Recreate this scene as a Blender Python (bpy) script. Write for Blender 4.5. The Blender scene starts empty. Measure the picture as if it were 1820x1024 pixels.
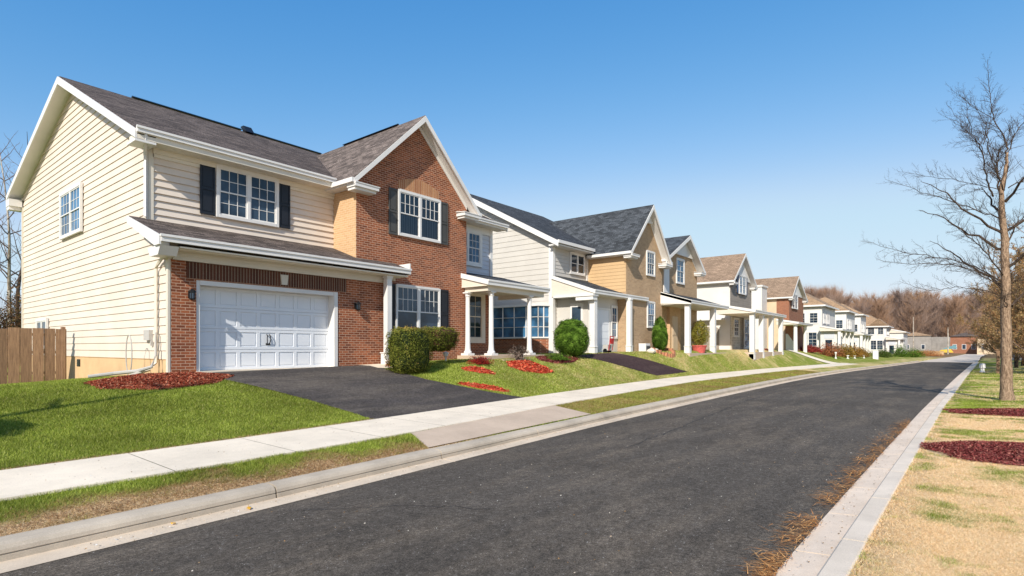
import bpy, bmesh, math, random
import numpy as np
from mathutils import Vector, Matrix
C = bpy.context.scene.collection
rnd = random.Random(7)
NR = np.random.default_rng(11)
CAMZ = 1.9
# ------------------------------------------------------------------ terrain
def ip(x, P):
    if x <= P[0][0]: return P[0][1]
    for (a, b), (c, d) in zip(P, P[1:]):
        if x <= c: return b + (d-b)*(x-a)/(c-a)
    return P[-1][1]
def sm(x, P, w=4): return sum(ip(x+k*w/2, P)*q for k, q in ((-2, .1), (-1, .2), (0, .4), (1, .2), (2, .1)))
LP = [(-60,6.15),(-5,6.2),(1,6.28),(3.5,6.39),(11.6,6.92),(22.6,7.27),(34,7.45),(42,7.35),(52,6.9),(61,6.2),(75,5.2),(90,4.2),(110,3.4),(150,1),(250,-3)]
RP = [(-60,1.3),(4,1.24),(10,1.15),(21,.95),(45,.3),(83,-.86),(110,-1.7),(150,-2.7),(250,-7)]
def L(s): return sm(s, LP)
def R(s): return sm(s, RP)
def S0(s): return sm(s, [(-60,7.9),(1.3,7.92),(7,8.0),(12.7,8.9),(25.6,9.95),(40,9.8),(62.7,8.1),(110,5.6),(150,4)])
def S1(s): return sm(s, [(-60,9.5),(1.5,9.53),(7,9.95),(14,10.8),(24,11.7),(31,12),(45,11.5),(61,10.1),(110,7),(150,5.5)])
def hh(s): return sm(s, [(-60,.8),(0,.85),(5,1.2),(12,1.26),(17,1.45),(26,1.6),(34,1.7),(48,1.75),(75,1.5),(110,1.2),(150,.7)])
def VT(s): return sm(s, [(12,15.7),(17,14.5),(30,14.5),(34,13.6),(43,13.6),(47,13.0),(58,13.0),(66,14),(80,14.5)])
def st(t):
    t = max(0, min(1, t)); return t*t*(3-2*t)
def gz(s, v):
    r, l = R(s), L(s)
    if v < r-.5: return .09 + .14*st((r-.5-v)/4)
    if v < l+.6: return -.09
    a, b = S0(s), S1(s)
    if v < a: return .15 + .12*(v-l-.6)/(a-l-.6)
    if v < b: return .27 + .03*(v-a)/(b-a)
    h = hh(s); t = (v-b)/(VT(s)-b)
    z = .3 + (h-.3)*(.55*max(0, min(1, t)) + .45*st(t))
    if v > 15.7 and s < 9: z += -.42*st((v-15.7)/9)*(1-st((s-5.8)/3))
    return z
# ------------------------------------------------------------------ materials
def newmat(name):
    m = bpy.data.materials.new(name); m.use_nodes = True
    nt = m.node_tree; b = nt.nodes['Principled BSDF']
    return m, nt, b
def nd(nt, t, **k):
    n = nt.nodes.new(t)
    for a, v in k.items(): setattr(n, a, v)
    return n
def pos(nt): return nd(nt, 'ShaderNodeNewGeometry').outputs['Position']
def mth(nt, op, a, b=None, c=None):
    n = nd(nt, 'ShaderNodeMath', operation=op)
    for i, x in enumerate((a, b, c)):
        if x is None: continue
        if isinstance(x, (int, float)): n.inputs[i].default_value = x
        else: nt.links.new(x, n.inputs[i])
    return n.outputs[0]
def noise(nt, vec, scale, detail=4, rough=.6):
    n = nd(nt, 'ShaderNodeTexNoise'); n.inputs['Scale'].default_value = scale
    n.inputs['Detail'].default_value = detail; n.inputs['Roughness'].default_value = rough
    if vec is not None: nt.links.new(vec, n.inputs['Vector'])
    return n.outputs['Fac']
def mix(nt, f, a, b, blend='MIX'):
    n = nd(nt, 'ShaderNodeMix', data_type='RGBA', blend_type=blend)
    for i, x in ((0, f), (6, a), (7, b)):
        if isinstance(x, (int, float)): n.inputs[i].default_value = x
        elif isinstance(x, tuple): n.inputs[i].default_value = (*x, 1)[:4]
        else: nt.links.new(x, n.inputs[i])
    return n.outputs[2]
def ramp(nt, f, lo, hi, a=0., b=1.):
    n = nd(nt, 'ShaderNodeMapRange'); nt.links.new(f, n.inputs[0])
    for i, x in ((1, lo), (2, hi), (3, a), (4, b)): n.inputs[i].default_value = x
    return n.outputs[0]
def bump(nt, b, h, strength=.3, dist=.02):
    n = nd(nt, 'ShaderNodeBump'); n.inputs['Strength'].default_value = strength
    n.inputs['Distance'].default_value = dist
    nt.links.new(h, n.inputs['Height']); nt.links.new(n.outputs[0], b.inputs['Normal'])
def mulc(c, k): return tuple(x*k for x in c)
def paint(name, col, rough=.55, var=.12, grain=30, bs=.05, big=.8):
    m, nt, b = newmat(name); p = pos(nt)
    f = ramp(nt, noise(nt, p, big, 5, .65), .35, .7)
    c = mix(nt, f, mulc(col, 1+var*.3), mulc(col, 1-var))
    nt.links.new(c, b.inputs['Base Color']); b.inputs['Roughness'].default_value = rough
    b.inputs['Specular IOR Level'].default_value = .3
    bump(nt, b, noise(nt, p, grain, 3), bs, .01)
    return m
def wallvec(nt, ax=None):
    s = nd(nt, 'ShaderNodeSeparateXYZ'); nt.links.new(pos(nt), s.inputs[0])
    return s.outputs[0], s.outputs[1], s.outputs[2]
def combine(nt, x, y, z=None):
    c = nd(nt, 'ShaderNodeCombineXYZ')
    for i, q in enumerate((x, y, z)):
        if q is not None: nt.links.new(q, c.inputs[i])
    return c.outputs[0]
def brick(name, c1, c2, mortar, bw=.225, rh=.078, ms=.010, soldier=False, patch=.35):
    m, nt, b = newmat(name); x, y, z = wallvec(nt)
    a = mth(nt, 'ADD', x, y)
    vec = combine(nt, z, a) if soldier else combine(nt, a, z)
    t = nd(nt, 'ShaderNodeTexBrick'); nt.links.new(vec, t.inputs['Vector'])
    t.inputs['Color1'].default_value = (*c1, 1); t.inputs['Color2'].default_value = (*c2, 1); t.inputs['Mortar'].default_value = (*mortar, 1)
    t.inputs['Scale'].default_value = 1; t.inputs['Brick Width'].default_value = bw; t.inputs['Row Height'].default_value = rh
    t.inputs['Mortar Size'].default_value = ms; t.inputs['Mortar Smooth'].default_value = .3; t.inputs['Bias'].default_value = -.1
    p = pos(nt)
    f = ramp(nt, noise(nt, p, 1.1, 6, .7), .3, .75)
    c = mix(nt, mth(nt, 'MULTIPLY', f, patch), t.outputs[0], mix(nt, 1., t.outputs[0], (.5, .45, .42), 'MULTIPLY'))
    f2 = ramp(nt, noise(nt, p, 45, 3), .3, .8, .8, 1.25)
    c = mix(nt, 1., c, f2, 'MULTIPLY')
    nt.links.new(c, b.inputs['Base Color']); b.inputs['Roughness'].default_value = .9
    b.inputs['Specular IOR Level'].default_value = .2
    inv = mth(nt, 'SUBTRACT', 1., t.outputs['Fac'])
    bump(nt, b, mth(nt, 'ADD', inv, mth(nt, 'MULTIPLY', noise(nt, p, 70, 3), .5)), .5, .008)
    return m
def shingle(name, col, axis='X', var=.5, slope=.45):
    """asphalt shingles: rows across the fall line, tabs of uneven tone"""
    m, nt, b = newmat(name); x, y, z = wallvec(nt)
    a = x if axis == 'X' else y
    zz = mth(nt, 'MULTIPLY', z, 1/math.sin(math.atan(slope)))
    t = nd(nt, 'ShaderNodeTexBrick'); nt.links.new(combine(nt, a, zz), t.inputs['Vector'])
    t.inputs['Color1'].default_value = (*mulc(col, 1+var), 1); t.inputs['Color2'].default_value = (*mulc(col, 1-var*.8), 1)
    t.inputs['Mortar'].default_value = (*mulc(col, .45), 1)
    t.inputs['Scale'].default_value = 1; t.inputs['Brick Width'].default_value = .31; t.inputs['Row Height'].default_value = .15
    t.inputs['Mortar Size'].default_value = .008; t.inputs['Mortar Smooth'].default_value = .5
    p = pos(nt)
    f = ramp(nt, noise(nt, p, 26, 4, 1.), .38, .62, .3, 1.9)
    c = mix(nt, 1., t.outputs[0], f, 'MULTIPLY')
    f3 = ramp(nt, noise(nt, p, .7, 5, .7), .3, .7, .82, 1.15)
    c = mix(nt, 1., c, f3, 'MULTIPLY')
    nt.links.new(c, b.inputs['Base Color']); b.inputs['Roughness'].default_value = .95
    b.inputs['Specular IOR Level'].default_value = .15
    bump(nt, b, mth(nt, 'ADD', noise(nt, p, 60, 3), mth(nt, 'SUBTRACT', 1., t.outputs['Fac'])), .6, .012)
    return m
def glassmat(name, col=(.012, .02, .03), refl=1.0):
    m, nt, b = newmat(name)
    p = pos(nt)
    f = ramp(nt, noise(nt, p, .9, 3, .5), .4, .62)
    c = mix(nt, f, col, mulc(col, 3.2))
    nt.links.new(c, b.inputs['Base Color'])
    b.inputs['Roughness'].default_value = .03; b.inputs['Specular IOR Level'].default_value = .5*refl
    b.inputs['IOR'].default_value = 1.5
    bump(nt, b, noise(nt, p, 1.3, 2), .08, .05)
    return m
def clearglass():
    m = bpy.data.materials.new('clear_glass'); m.use_nodes = True; nt = m.node_tree; nt.nodes.clear()
    o = nd(nt, 'ShaderNodeOutputMaterial'); g = nd(nt, 'ShaderNodeBsdfGlossy'); t = nd(nt, 'ShaderNodeBsdfTransparent')
    g.inputs['Roughness'].default_value = .03; t.inputs[0].default_value = (.62, .72, .8, 1)
    fr = nd(nt, 'ShaderNodeFresnel'); fr.inputs[0].default_value = 1.7
    mx = nd(nt, 'ShaderNodeMixShader'); nt.links.new(fr.outputs[0], mx.inputs[0]); nt.links.new(t.outputs[0], mx.inputs[1]); nt.links.new(g.outputs[0], mx.inputs[2])
    nt.links.new(mx.outputs[0], o.inputs[0]); return m
def blindmat():
    m, nt, b = newmat('curtain'); x, y, z = wallvec(nt)
    a = mth(nt, 'ADD', x, y)
    w = mth(nt, 'SINE', mth(nt, 'MULTIPLY', a, 70.))
    n = noise(nt, combine(nt, a, None), 9, 3)
    f = mth(nt, 'ADD', mth(nt, 'MULTIPLY', w, .25), n)
    nt.links.new(mix(nt, ramp(nt, f, .3, .8), (.02, .035, .05), (.22, .25, .27)), b.inputs['Base Color'])
    b.inputs['Roughness'].default_value = .8; return m
def concrete(name, col, var=.18, joint=None):
    m, nt, b = newmat(name); p = pos(nt)
    f = ramp(nt, noise(nt, p, .9, 6, .7), .3, .72)
    c = mix(nt, f, mulc(col, 1.06), mulc(col, 1-var))
    f2 = ramp(nt, noise(nt, p, 90, 3, .8), .3, .75, .84, 1.14)
    c = mix(nt, 1., c, f2, 'MULTIPLY')
    v = nd(nt, 'ShaderNodeTexVoronoi'); v.inputs['Scale'].default_value = 26; nt.links.new(p, v.inputs['Vector'])
    c = mix(nt, ramp(nt, v.outputs['Distance'], .0, .06, .5, 0), c, mulc(col, .5))
    nt.links.new(c, b.inputs['Base Color']); b.inputs['Roughness'].default_value = .92; b.inputs['Specular IOR Level'].default_value = .2
    bump(nt, b, noise(nt, p, 120, 3), .35, .004)
    return m
def asphalt(name, col, dust=(.16, .13, .10), damt=.5):
    m, nt, b = newmat(name); p = pos(nt)
    mp = nd(nt, 'ShaderNodeMapping'); nt.links.new(p, mp.inputs[0]); mp.inputs['Scale'].default_value = (.22, 1., 1.)
    f = ramp(nt, noise(nt, mp.outputs[0], 1.3, 7, .7), .46, .78, 0, damt)
    f0 = ramp(nt, noise(nt, p, .35, 5, .6), .3, .7, .78, 1.22)
    c = mix(nt, 1., col, f0, 'MULTIPLY')
    c = mix(nt, f, c, dust)
    g = ramp(nt, noise(nt, p, 75, 4, 1.), .36, .64, .2, 1.9)
    c = mix(nt, 1., c, g, 'MULTIPLY')
    g = ramp(nt, noise(nt, p, 22, 3, .9), .36, .66, .72, 1.35)
    c = mix(nt, 1., c, g, 'MULTIPLY')
    g = ramp(nt, noise(nt, p, 5.5, 4, .7), .35, .65, .85, 1.15)
    c = mix(nt, 1., c, g, 'MULTIPLY')
    v = nd(nt, 'ShaderNodeTexVoronoi'); v.inputs['Scale'].default_value = 26; nt.links.new(p, v.inputs['Vector'])
    sp = ramp(nt, v.outputs['Distance'], .06, .2, .9, 0)
    c = mix(nt, mth(nt, 'MULTIPLY', sp, ramp(nt, noise(nt, p, 11, 2), .5, .62)), c, (.42, .4, .38))
    nt.links.new(c, b.inputs['Base Color']); b.inputs['Roughness'].default_value = .93; b.inputs['Specular IOR Level'].default_value = .12
    bump(nt, b, noise(nt, p, 80, 3, .9), .8, .008)
    return m
def attrmat(name, rough=.8, trans=.25, tint=1.):
    """leaf-like material: colour from the mesh colour attribute, thin and slightly translucent"""
    m = bpy.data.materials.new(name); m.use_nodes = True; nt = m.node_tree; nt.nodes.clear()
    o = nd(nt, 'ShaderNodeOutputMaterial'); a = nd(nt, 'ShaderNodeAttribute', attribute_name='Col')
    d = nd(nt, 'ShaderNodeBsdfDiffuse'); t = nd(nt, 'ShaderNodeBsdfTranslucent'); mx = nd(nt, 'ShaderNodeMixShader')
    mx.inputs[0].default_value = trans
    nt.links.new(a.outputs[0], d.inputs[0]); nt.links.new(a.outputs[0], t.inputs[0])
    nt.links.new(d.outputs[0], mx.inputs[1]); nt.links.new(t.outputs[0], mx.inputs[2]); nt.links.new(mx.outputs[0], o.inputs[0])
    return m
def bark(name, c1, c2, sc=14):
    m, nt, b = newmat(name); p = pos(nt)
    mp = nd(nt, 'ShaderNodeMapping'); nt.links.new(p, mp.inputs[0]); mp.inputs['Scale'].default_value = (1, 1, .3)
    n = noise(nt, mp.outputs[0], sc, 6, .75)
    nt.links.new(mix(nt, ramp(nt, n, .38, .64), c1, c2), b.inputs['Base Color']); b.inputs['Roughness'].default_value = .95
    b.inputs['Specular IOR Level'].default_value = .1
    bump(nt, b, n, .9, .03); return m
def woodmat():
    m, nt, b = newmat('fence_wood'); x, y, z = wallvec(nt)
    a = mth(nt, 'ADD', x, mth(nt, 'MULTIPLY', y, 1.))
    v = combine(nt, mth(nt, 'MULTIPLY', a, 9.), mth(nt, 'MULTIPLY', z, .7))
    n = noise(nt, v, 3, 6, .7)
    board = nd(nt, 'ShaderNodeTexWhiteNoise', noise_dimensions='1D'); nt.links.new(mth(nt, 'FLOOR', mth(nt, 'MULTIPLY', x, 1/.31)), board.inputs['W'])
    c = mix(nt, ramp(nt, n, .3, .7), (.36, .22, .125), (.15, .085, .05))
    c = mix(nt, 1., c, ramp(nt, board.outputs[0], 0, 1, .75, 1.2), 'MULTIPLY')
    nt.links.new(c, b.inputs['Base Color']); b.inputs['Roughness'].default_value = .85; bump(nt, b, n, .4, .01); return m
def groundmat():
    m, nt, b = newmat('lawn_ground'); p = pos(nt)
    a = nd(nt, 'ShaderNodeAttribute', attribute_name='dry').outputs['Fac']
    n1 = noise(nt, p, 2.2, 6, .75); n2 = noise(nt, p, 38, 4, .8)
    f = mth(nt, 'ADD', a, mth(nt, 'MULTIPLY', mth(nt, 'SUBTRACT', n1, .5), .9))
    green = mix(nt, ramp(nt, n2, .3, .7), (.10, .13, .018), (.30, .34, .06))
    straw = mix(nt, ramp(nt, n2, .3, .7), (.56, .36, .17), (.97, .72, .43))
    c = mix(nt, ramp(nt, f, .3, .72), green, straw)
    far = nd(nt, 'ShaderNodeAttribute', attribute_name='wild').outputs['Fac']
    c = mix(nt, far, c, mix(nt, n1, (.12, .075, .04), (.28, .19, .10)))
    nt.links.new(c, b.inputs['Base Color']); b.inputs['Roughness'].default_value = 1; b.inputs['Specular IOR Level'].default_value = .05
    bump(nt, b, n2, .8, .03); return m
M = dict(farwall=paint('far_grey_wall', (.30, .275, .25), .8, .25), 
 cream=paint('cream_siding', (.70, .605, .51), .5, .1), creamtrim=paint('cream_trim', (.66, .60, .50), .5, .08),
 white=paint('white_trim', (.72, .70, .67), .45, .08), soffit=paint('soffit', (.72, .66, .56), .6, .08),
 found=paint('foundation_stucco', (.64, .43, .24), .9, .2, 50, .3), greywhite=paint('pale_grey_siding', (.56, .53, .485), .5, .08),
 bluegrey=paint('bluish_siding', (.55, .57, .62), .5, .08), tansid=paint('tan_siding', (.56, .38, .205), .6, .12),
 offwhite=paint('off_white_siding', (.70, .665, .62), .55, .1), beige=paint('beige_siding', (.62, .48, .33), .6, .12),
 gdoor=paint('garage_door_paint', (.74, .76, .79), .35, .05), shutter=paint('black_shutter', (.018, .02, .026), .35, .2),
 shutterg=paint('grey_shutter', (.075, .072, .066), .5, .2), shutterb=paint('blue_shutter', (.03, .06, .13), .5, .2),
 brick=brick('red_brick', (.385, .125, .055), (.17, .055, .03), (.56, .36, .25), ms=.009, patch=.45),
 soldier=brick('soldier_brick', (.13, .05, .03), (.075, .03, .02), (.34, .27, .2), 1.2, .085, .008, True),
 archtan=brick('tan_arch_brick', (.5, .25, .12), (.36, .15, .07), (.6, .4, .27), 1.2, .09, .008, True),
 tanbrick=brick('tan_brick', (.60, .39, .21), (.52, .32, .165), (.64, .46, .30), patch=.1),
 brownbrick=brick('brown_brick', (.50, .34, .20), (.38, .25, .145), (.54, .40, .27)),
 greybrick=brick('grey_brick', (.36, .31, .26), (.28, .245, .21), (.4, .36, .31), 1.5, .19, .012),
 rustbrick=brick('rust_brick', (.33, .12, .06), (.24, .085, .045), (.40, .27, .2)),
 stone=brick('pale_stone', (.6, .56, .48), (.42, .38, .32), (.66, .62, .55), .42, .2, .02),
 roof1=shingle('brown_shingle_x', (.095, .075, .065)), roof1y=shingle('brown_shingle_y', (.125, .10, .087), 'Y', slope=.9),
 roof2=shingle('slate_shingle_x', (.05, .053, .058)), roof2y=shingle('slate_shingle_y', (.055, .06, .066), 'Y', slope=1.),
 roof3y=shingle('tan_shingle_y', (.25, .175, .12), 'Y', .22, slope=.8), roof3=shingle('tan_shingle_x', (.30, .20, .125), 'X', .25),
 glass=glassmat('window_glass'), glassb=glassmat('blue_window_glass', (.02, .06, .11)), clear=clearglass(), curtain=blindmat(),
 black=paint('black_metal', (.012, .012, .013), .35, .1), metal=paint('galvanised', (.45, .43, .4), .4, .2), stonew=concrete('keystone', (.66, .6, .5)),
 walk=concrete('sidewalk_concrete', (.83, .71, .555), .2), curb=concrete('curb_concrete', (.55, .46, .355), .35), pan=concrete('gutter_concrete', (.68, .55, .41), .25),
 rcurb=concrete('pale_kerb_concrete', (.74, .625, .50), .25), rpan=concrete('pinkish_gutter_concrete', (.78, .63, .49), .25),
 apron=concrete('apron_concrete', (.56, .43, .32), .2), farroad=concrete('far_concrete', (.62, .52, .42), .2),
 road=asphalt('road_asphalt', (.084, .071, .058), (.23, .18, .13), .5), drive=asphalt('driveway_asphalt', (.060, .052, .048), (.15, .125, .10), .95),
 drive2=asphalt('purple_brown_asphalt', (.05, .03, .03), (.1, .07, .06), .5), fence=woodmat(), ground=groundmat(),
 leaf=attrmat('leaf'), grass=attrmat('grass_blade', trans=.3), chip=attrmat('mulch_chip', trans=0.), twig=attrmat('twig', trans=0.),
 bark=bark('tree_bark', (.12, .075, .048), (.44, .31, .21), 26), barkd=bark('dark_bark', (.04, .028, .022), (.11, .08, .06)),
 birch=bark('pale_bark', (.2, .16, .12), (.62, .55, .46), 5), dark=paint('dark_recess', (.02, .02, .022), .8, .1),
 yellow=paint('yellow_leaf', (.7, .36, .03), .7, .3), red=paint('red_paint', (.45, .03, .03), .5, .3), pot=paint('pink_pot', (.6, .12, .1), .7, .4, 20, .3, 9),
 rust=paint('rust_edging', (.5, .22, .12), .8, .5, 20, .3, 9), yellowp=paint('yellow_paint', (.7, .45, .05), .6, .3), teal=paint('teal_cover', (.15, .3, .33), .5, .3),
 carbody=paint('grey_car_paint', (.2, .21, .23), .25, .1),
)
# ------------------------------------------------------------------ mesh builder
class MB:
    def __init__(s): s.v = []; s.f = []; s.m = []; s.c = None; s.ch = []
    def add(s, vs, fs, mi=0):
        o = len(s.v); s.v += [tuple(q) for q in vs]; s.f += [tuple(i+o for i in f) for f in fs]; s.m += [mi]*len(fs); s.ch.append((len(vs), len(fs))); return s
    def box(s, x0, x1, y0, y1, z0, z1, mi=0):
        v = [(x0,y0,z0),(x1,y0,z0),(x1,y1,z0),(x0,y1,z0),(x0,y0,z1),(x1,y0,z1),(x1,y1,z1),(x0,y1,z1)]
        return s.add(v, [(0,3,2,1),(4,5,6,7),(0,1,5,4),(1,2,6,5),(2,3,7,6),(3,0,4,7)], mi)
    def prism(s, pts, ext, mi=0):
        n = len(pts); e = Vector(ext); a = [Vector(p) for p in pts]; b = [p+e for p in a]
        return s.add(a+b, [tuple(range(n))[::-1], tuple(range(n, 2*n))] + [(i, (i+1) % n, (i+1) % n+n, i+n) for i in range(n)], mi)
    def slab(s, pts, th, mi=0): return s.prism(pts, (0, 0, -th), mi)
    def quad(s, *p): return s.add(p, [tuple(range(len(p)))])
    def tube(s, P, rr, n=6, mi=0, cap=True):
        P = [Vector(p) for p in P]; vs = []
        for i, p in enumerate(P):
            d = (P[min(i+1, len(P)-1)]-P[max(i-1, 0)]).normalized()
            u = d.cross(Vector((.3, .2, 1)) if abs(d.z) < .9 else Vector((1, 0, 0))).normalized(); w = d.cross(u)
            r = rr[i] if hasattr(rr, '__len__') else rr
            for k in range(n):
                t = 2*math.pi*k/n; vs.append(p+u*math.cos(t)*r+w*math.sin(t)*r)
        fs = [(i*n+k, i*n+(k+1) % n, (i+1)*n+(k+1) % n, (i+1)*n+k) for i in range(len(P)-1) for k in range(n)]
        if cap: fs += [tuple(range(n))[::-1], tuple(range(len(vs)-n, len(vs)))]
        return s.add(vs, fs, mi)
    def lathe(s, cx, cy, prof, n=20, mi=0):
        vs = [(cx+r*math.cos(2*math.pi*k/n), cy+r*math.sin(2*math.pi*k/n), z) for r, z in prof for k in range(n)]
        m = len(prof)
        fs = [(i*n+k, i*n+(k+1) % n, (i+1)*n+(k+1) % n, (i+1)*n+k) for i in range(m-1) for k in range(n)]
        fs += [tuple(range(n))[::-1], tuple(range((m-1)*n, m*n))]
        return s.add(vs, fs, mi)
    def build_each(s, name, mat, parent=None, **k):
        out = []; vo = fo = 0
        for nv, nf in s.ch:
            q = MB(); q.v = s.v[vo:vo+nv]; q.f = [tuple(i-vo for i in f) for f in s.f[fo:fo+nf]]; q.m = [0]*nf; out.append(q.build(name, mat, parent, **k)); vo += nv; fo += nf
        return out
    def build(s, name, mat, parent=None, smooth=False, bevel=0):
        off = Vector((0, 0, 0)); q = parent
        while q is not None: off += Vector(q.location); q = q.parent
        me = bpy.data.meshes.new(name); me.from_pydata([tuple(Vector(v)-off) for v in s.v], [], s.f)
        for mm in (mat if isinstance(mat, (list, tuple)) else [mat]): me.materials.append(M[mm] if isinstance(mm, str) else mm)
        if any(s.m): me.polygons.foreach_set('material_index', s.m)
        if smooth: me.polygons.foreach_set('use_smooth', [True]*len(s.f))
        if s.c is not None:
            a = me.color_attributes.new('Col', 'FLOAT_COLOR', 'POINT'); a.data.foreach_set('color', np.asarray(s.c, dtype=np.float32).ravel())
        me.validate(); me.update()
        o = bpy.data.objects.new(name, me); C.objects.link(o); o.parent = parent
        if bevel:
            b = o.modifiers.new('bevel', 'BEVEL'); b.width = bevel; b.segments = 2; b.limit_method = 'ANGLE'
        return o
def bulk(name, V_, F_, mat, col=None, parent=None, sub=(0, 0, 0)):
    """fast mesh from numpy arrays: V_ (n,3), F_ (m,k)"""
    me = bpy.data.meshes.new(name); n, m, k = len(V_), len(F_), F_.shape[1]
    me.vertices.add(n); me.vertices.foreach_set('co', (np.asarray(V_, dtype=np.float32)-np.asarray(sub, dtype=np.float32)).ravel())
    me.loops.add(m*k); me.loops.foreach_set('vertex_index', np.asarray(F_, dtype=np.int32).ravel())
    me.polygons.add(m); me.polygons.foreach_set('loop_start', np.arange(0, m*k, k, dtype=np.int32))
    try: me.polygons.foreach_set('loop_total', np.full(m, k, dtype=np.int32))
    except Exception: pass
    me.update(calc_edges=True)
    if col is not None:
        a = me.color_attributes.new('Col', 'FLOAT_COLOR', 'POINT')
        cc = np.ones((n, 4), dtype=np.float32); cc[:, :3] = col; a.data.foreach_set('color', cc.ravel())
    me.materials.append(M[mat]); o = bpy.data.objects.new(name, me); C.objects.link(o); o.parent = parent
    return o
def tag(o, label=None, cat=None, group=None, kind=None):
    for k, v in (('label', label), ('category', cat), ('group', group), ('kind', kind)):
        if v: o[k] = v
    return o
def thing(name, loc, label, cat, group=None):
    o = bpy.data.objects.new(name, None); o.location = loc; o.empty_display_size = .3; C.objects.link(o)
    return tag(o, label, cat, group)
# numpy value noise
def vnoise(x, y, sc, seed=0):
    x = np.asarray(x, dtype=float)*sc+seed*17.3; y = np.asarray(y, dtype=float)*sc+seed*9.1
    xi = np.floor(x).astype(np.int64); yi = np.floor(y).astype(np.int64); fx = x-xi; fy = y-yi
    fx = fx*fx*(3-2*fx); fy = fy*fy*(3-2*fy)
    def h(a, b):
        q = (a*374761393+b*668265263+seed*1442695) & 0xffffffff; q = ((q ^ (q >> 13))*1274126177) & 0xffffffff
        return ((q ^ (q >> 16)) & 0xffff)/65535.
    return (h(xi, yi)*(1-fx)+h(xi+1, yi)*fx)*(1-fy)+(h(xi, yi+1)*(1-fx)+h(xi+1, yi+1)*fx)*fy
def fbm(x, y, sc, seed=0): return .5*vnoise(x, y, sc, seed)+.3*vnoise(x, y, sc*2.1, seed+1)+.2*vnoise(x, y, sc*4.5, seed+2)
TS = np.arange(-40, 260, .5); TL = np.array([L(s) for s in TS]); TR = np.array([R(s) for s in TS]); T0 = np.array([S0(s) for s in TS]); T1 = np.array([S1(s) for s in TS]); TH = np.array([hh(s) for s in TS]); TV = np.array([VT(s) for s in TS])
def Gz(s, v):
    l, r, a, b, h = (np.interp(s, TS, q) for q in (TL, TR, T0, T1, TH))
    stt = lambda t: np.clip(t, 0, 1)**2*(3-2*np.clip(t, 0, 1))
    t = (v-b)/(np.interp(s, TS, TV)-b)
    z = .3+(h-.3)*(.55*np.clip(t, 0, 1)+.45*stt(t))
    z = np.where((v > 15.7) & (s < 9), z-.42*stt((v-15.7)/9)*(1-stt((s-5.8)/3)), z)
    z = np.where(v < b, .27+.03*(v-a)/(b-a), z); z = np.where(v < a, .15+.12*(v-l-.6)/(a-l-.6), z)
    z = np.where(v < l+.6, -.09, z); z = np.where(v < r-.5, .09+.14*stt((r-.5-v)/4), z)
    return z
def dryf(s, v):
    s = np.asarray(s, dtype=float); v = np.asarray(v, dtype=float)
    l, r, a, b = (np.interp(s, TS, q) for q in (TL, TR, T0, T1))
    n = fbm(s, v, .9, 3)
    n2 = fbm(s, v, 3.1, 12); q = np.clip((.5*n+.5*n2-.47)/.17, 0, 1)
    right = np.where(s < 18, .95-.72*q, .95-.72*q-.40*np.clip((s-18)/5, 0, 1))
    verge = np.clip(1.05-(v-l-.6)/.8+1.5*(fbm(s, v, 2.3, 21)-.5), 0, 1)*np.clip((11-s)/5, 0, 1)+np.where(s > 12, .45+.5*(n-.5), .05)
    lawn = .02+.30*np.clip((s-11)/10, 0, 1)+.35*(n-.5)*(s > 10)
    lawn = lawn+.55*np.exp(-((s-48)/5)**2-((v-14.2)/1.6)**2)
    edge = (v < b+.13) & (v > b) & (s < 9)
    lawn = np.where(edge, .9, lawn)
    return np.where(v < r-.4, right, np.where(v < (a+b)/2, verge, lawn))
# ------------------------------------------------------------------ ground, road, kerbs
rows = list(np.arange(-24, 70, .5))+list(np.arange(70, 140, 2))+list(np.arange(140, 300, 8))+[320, 380, 460, 600, 900]
vg = []; 
for s in rows:
    l, r, a, b = L(s), R(s), S0(s), S1(s)
    cols = [-500, -200, -90, -45, -22, -12]+[r-8+.5*k for k in range(15)]+[r-.56, r-.5, l+.58, l+.61]+[l+.61+(a-l-.61)*k/5 for k in range(1, 6)]+[a+(b-a)*k/2 for k in (1, 2)]
    cols += [b+(15.7-b)*k/18 for k in range(1, 19)]+[16.2, 17, 18, 19.5, 21, 23, 25, 28, 32, 38, 46, 60, 90, 160, 300, 600]
    vg.append(cols)
V_ = np.array([(s, v, gz(s, v-(1e-4 if abs(v-(L(s)+.61)) < 1e-6 else 0)) if not (abs(v-(R(s)-.5)) < 1e-6 or abs(v-(L(s)+.58)) < 1e-6) else -.09) for s, cs in zip(rows, vg) for v in cs])
nc = len(vg[0]); nr = len(rows)
idx = np.arange(nr*nc).reshape(nr, nc)
F_ = np.stack([idx[:-1, :-1], idx[1:, :-1], idx[1:, 1:], idx[:-1, 1:]], -1).reshape(-1, 4)
g = bulk('ground', V_, F_, 'ground'); tag(g, kind='structure')
at = g.data.attributes.new('dry', 'FLOAT', 'POINT'); at.data.foreach_set('value', np.clip(dryf(V_[:, 0], V_[:, 1]), 0, 1).astype(np.float32))
at = g.data.attributes.new('wild', 'FLOAT', 'POINT'); at.data.foreach_set('value', np.clip((np.hypot(V_[:, 0], V_[:, 1])-110)/25, 0, 1).astype(np.float32))
g.data.polygons.foreach_set('use_smooth', [True]*len(F_))
def ribbon(mb, s0, s1, ds, prof):
    """prof: list of functions s -> (v, z), lofted along the street"""
    n = max(1, int(round((s1-s0)/ds))); ss = [s0+(s1-s0)*i/n for i in range(n+1)]
    vs = [(s, *p(s)) for s in ss for p in prof]; k = len(prof)
    mb.add(vs, [(i*k+j, (i+1)*k+j, (i+1)*k+j+1, i*k+j+1) for i in range(n) for j in range(k-1)])
m = MB(); ribbon(m, -24, 92, 1, [lambda s: (R(s)-.02, 0), lambda s: ((R(s)+L(s))/2, .03), lambda s: (L(s)+.02, 0)]); tag(m.build('road', 'road', smooth=True), kind='structure')
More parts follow.
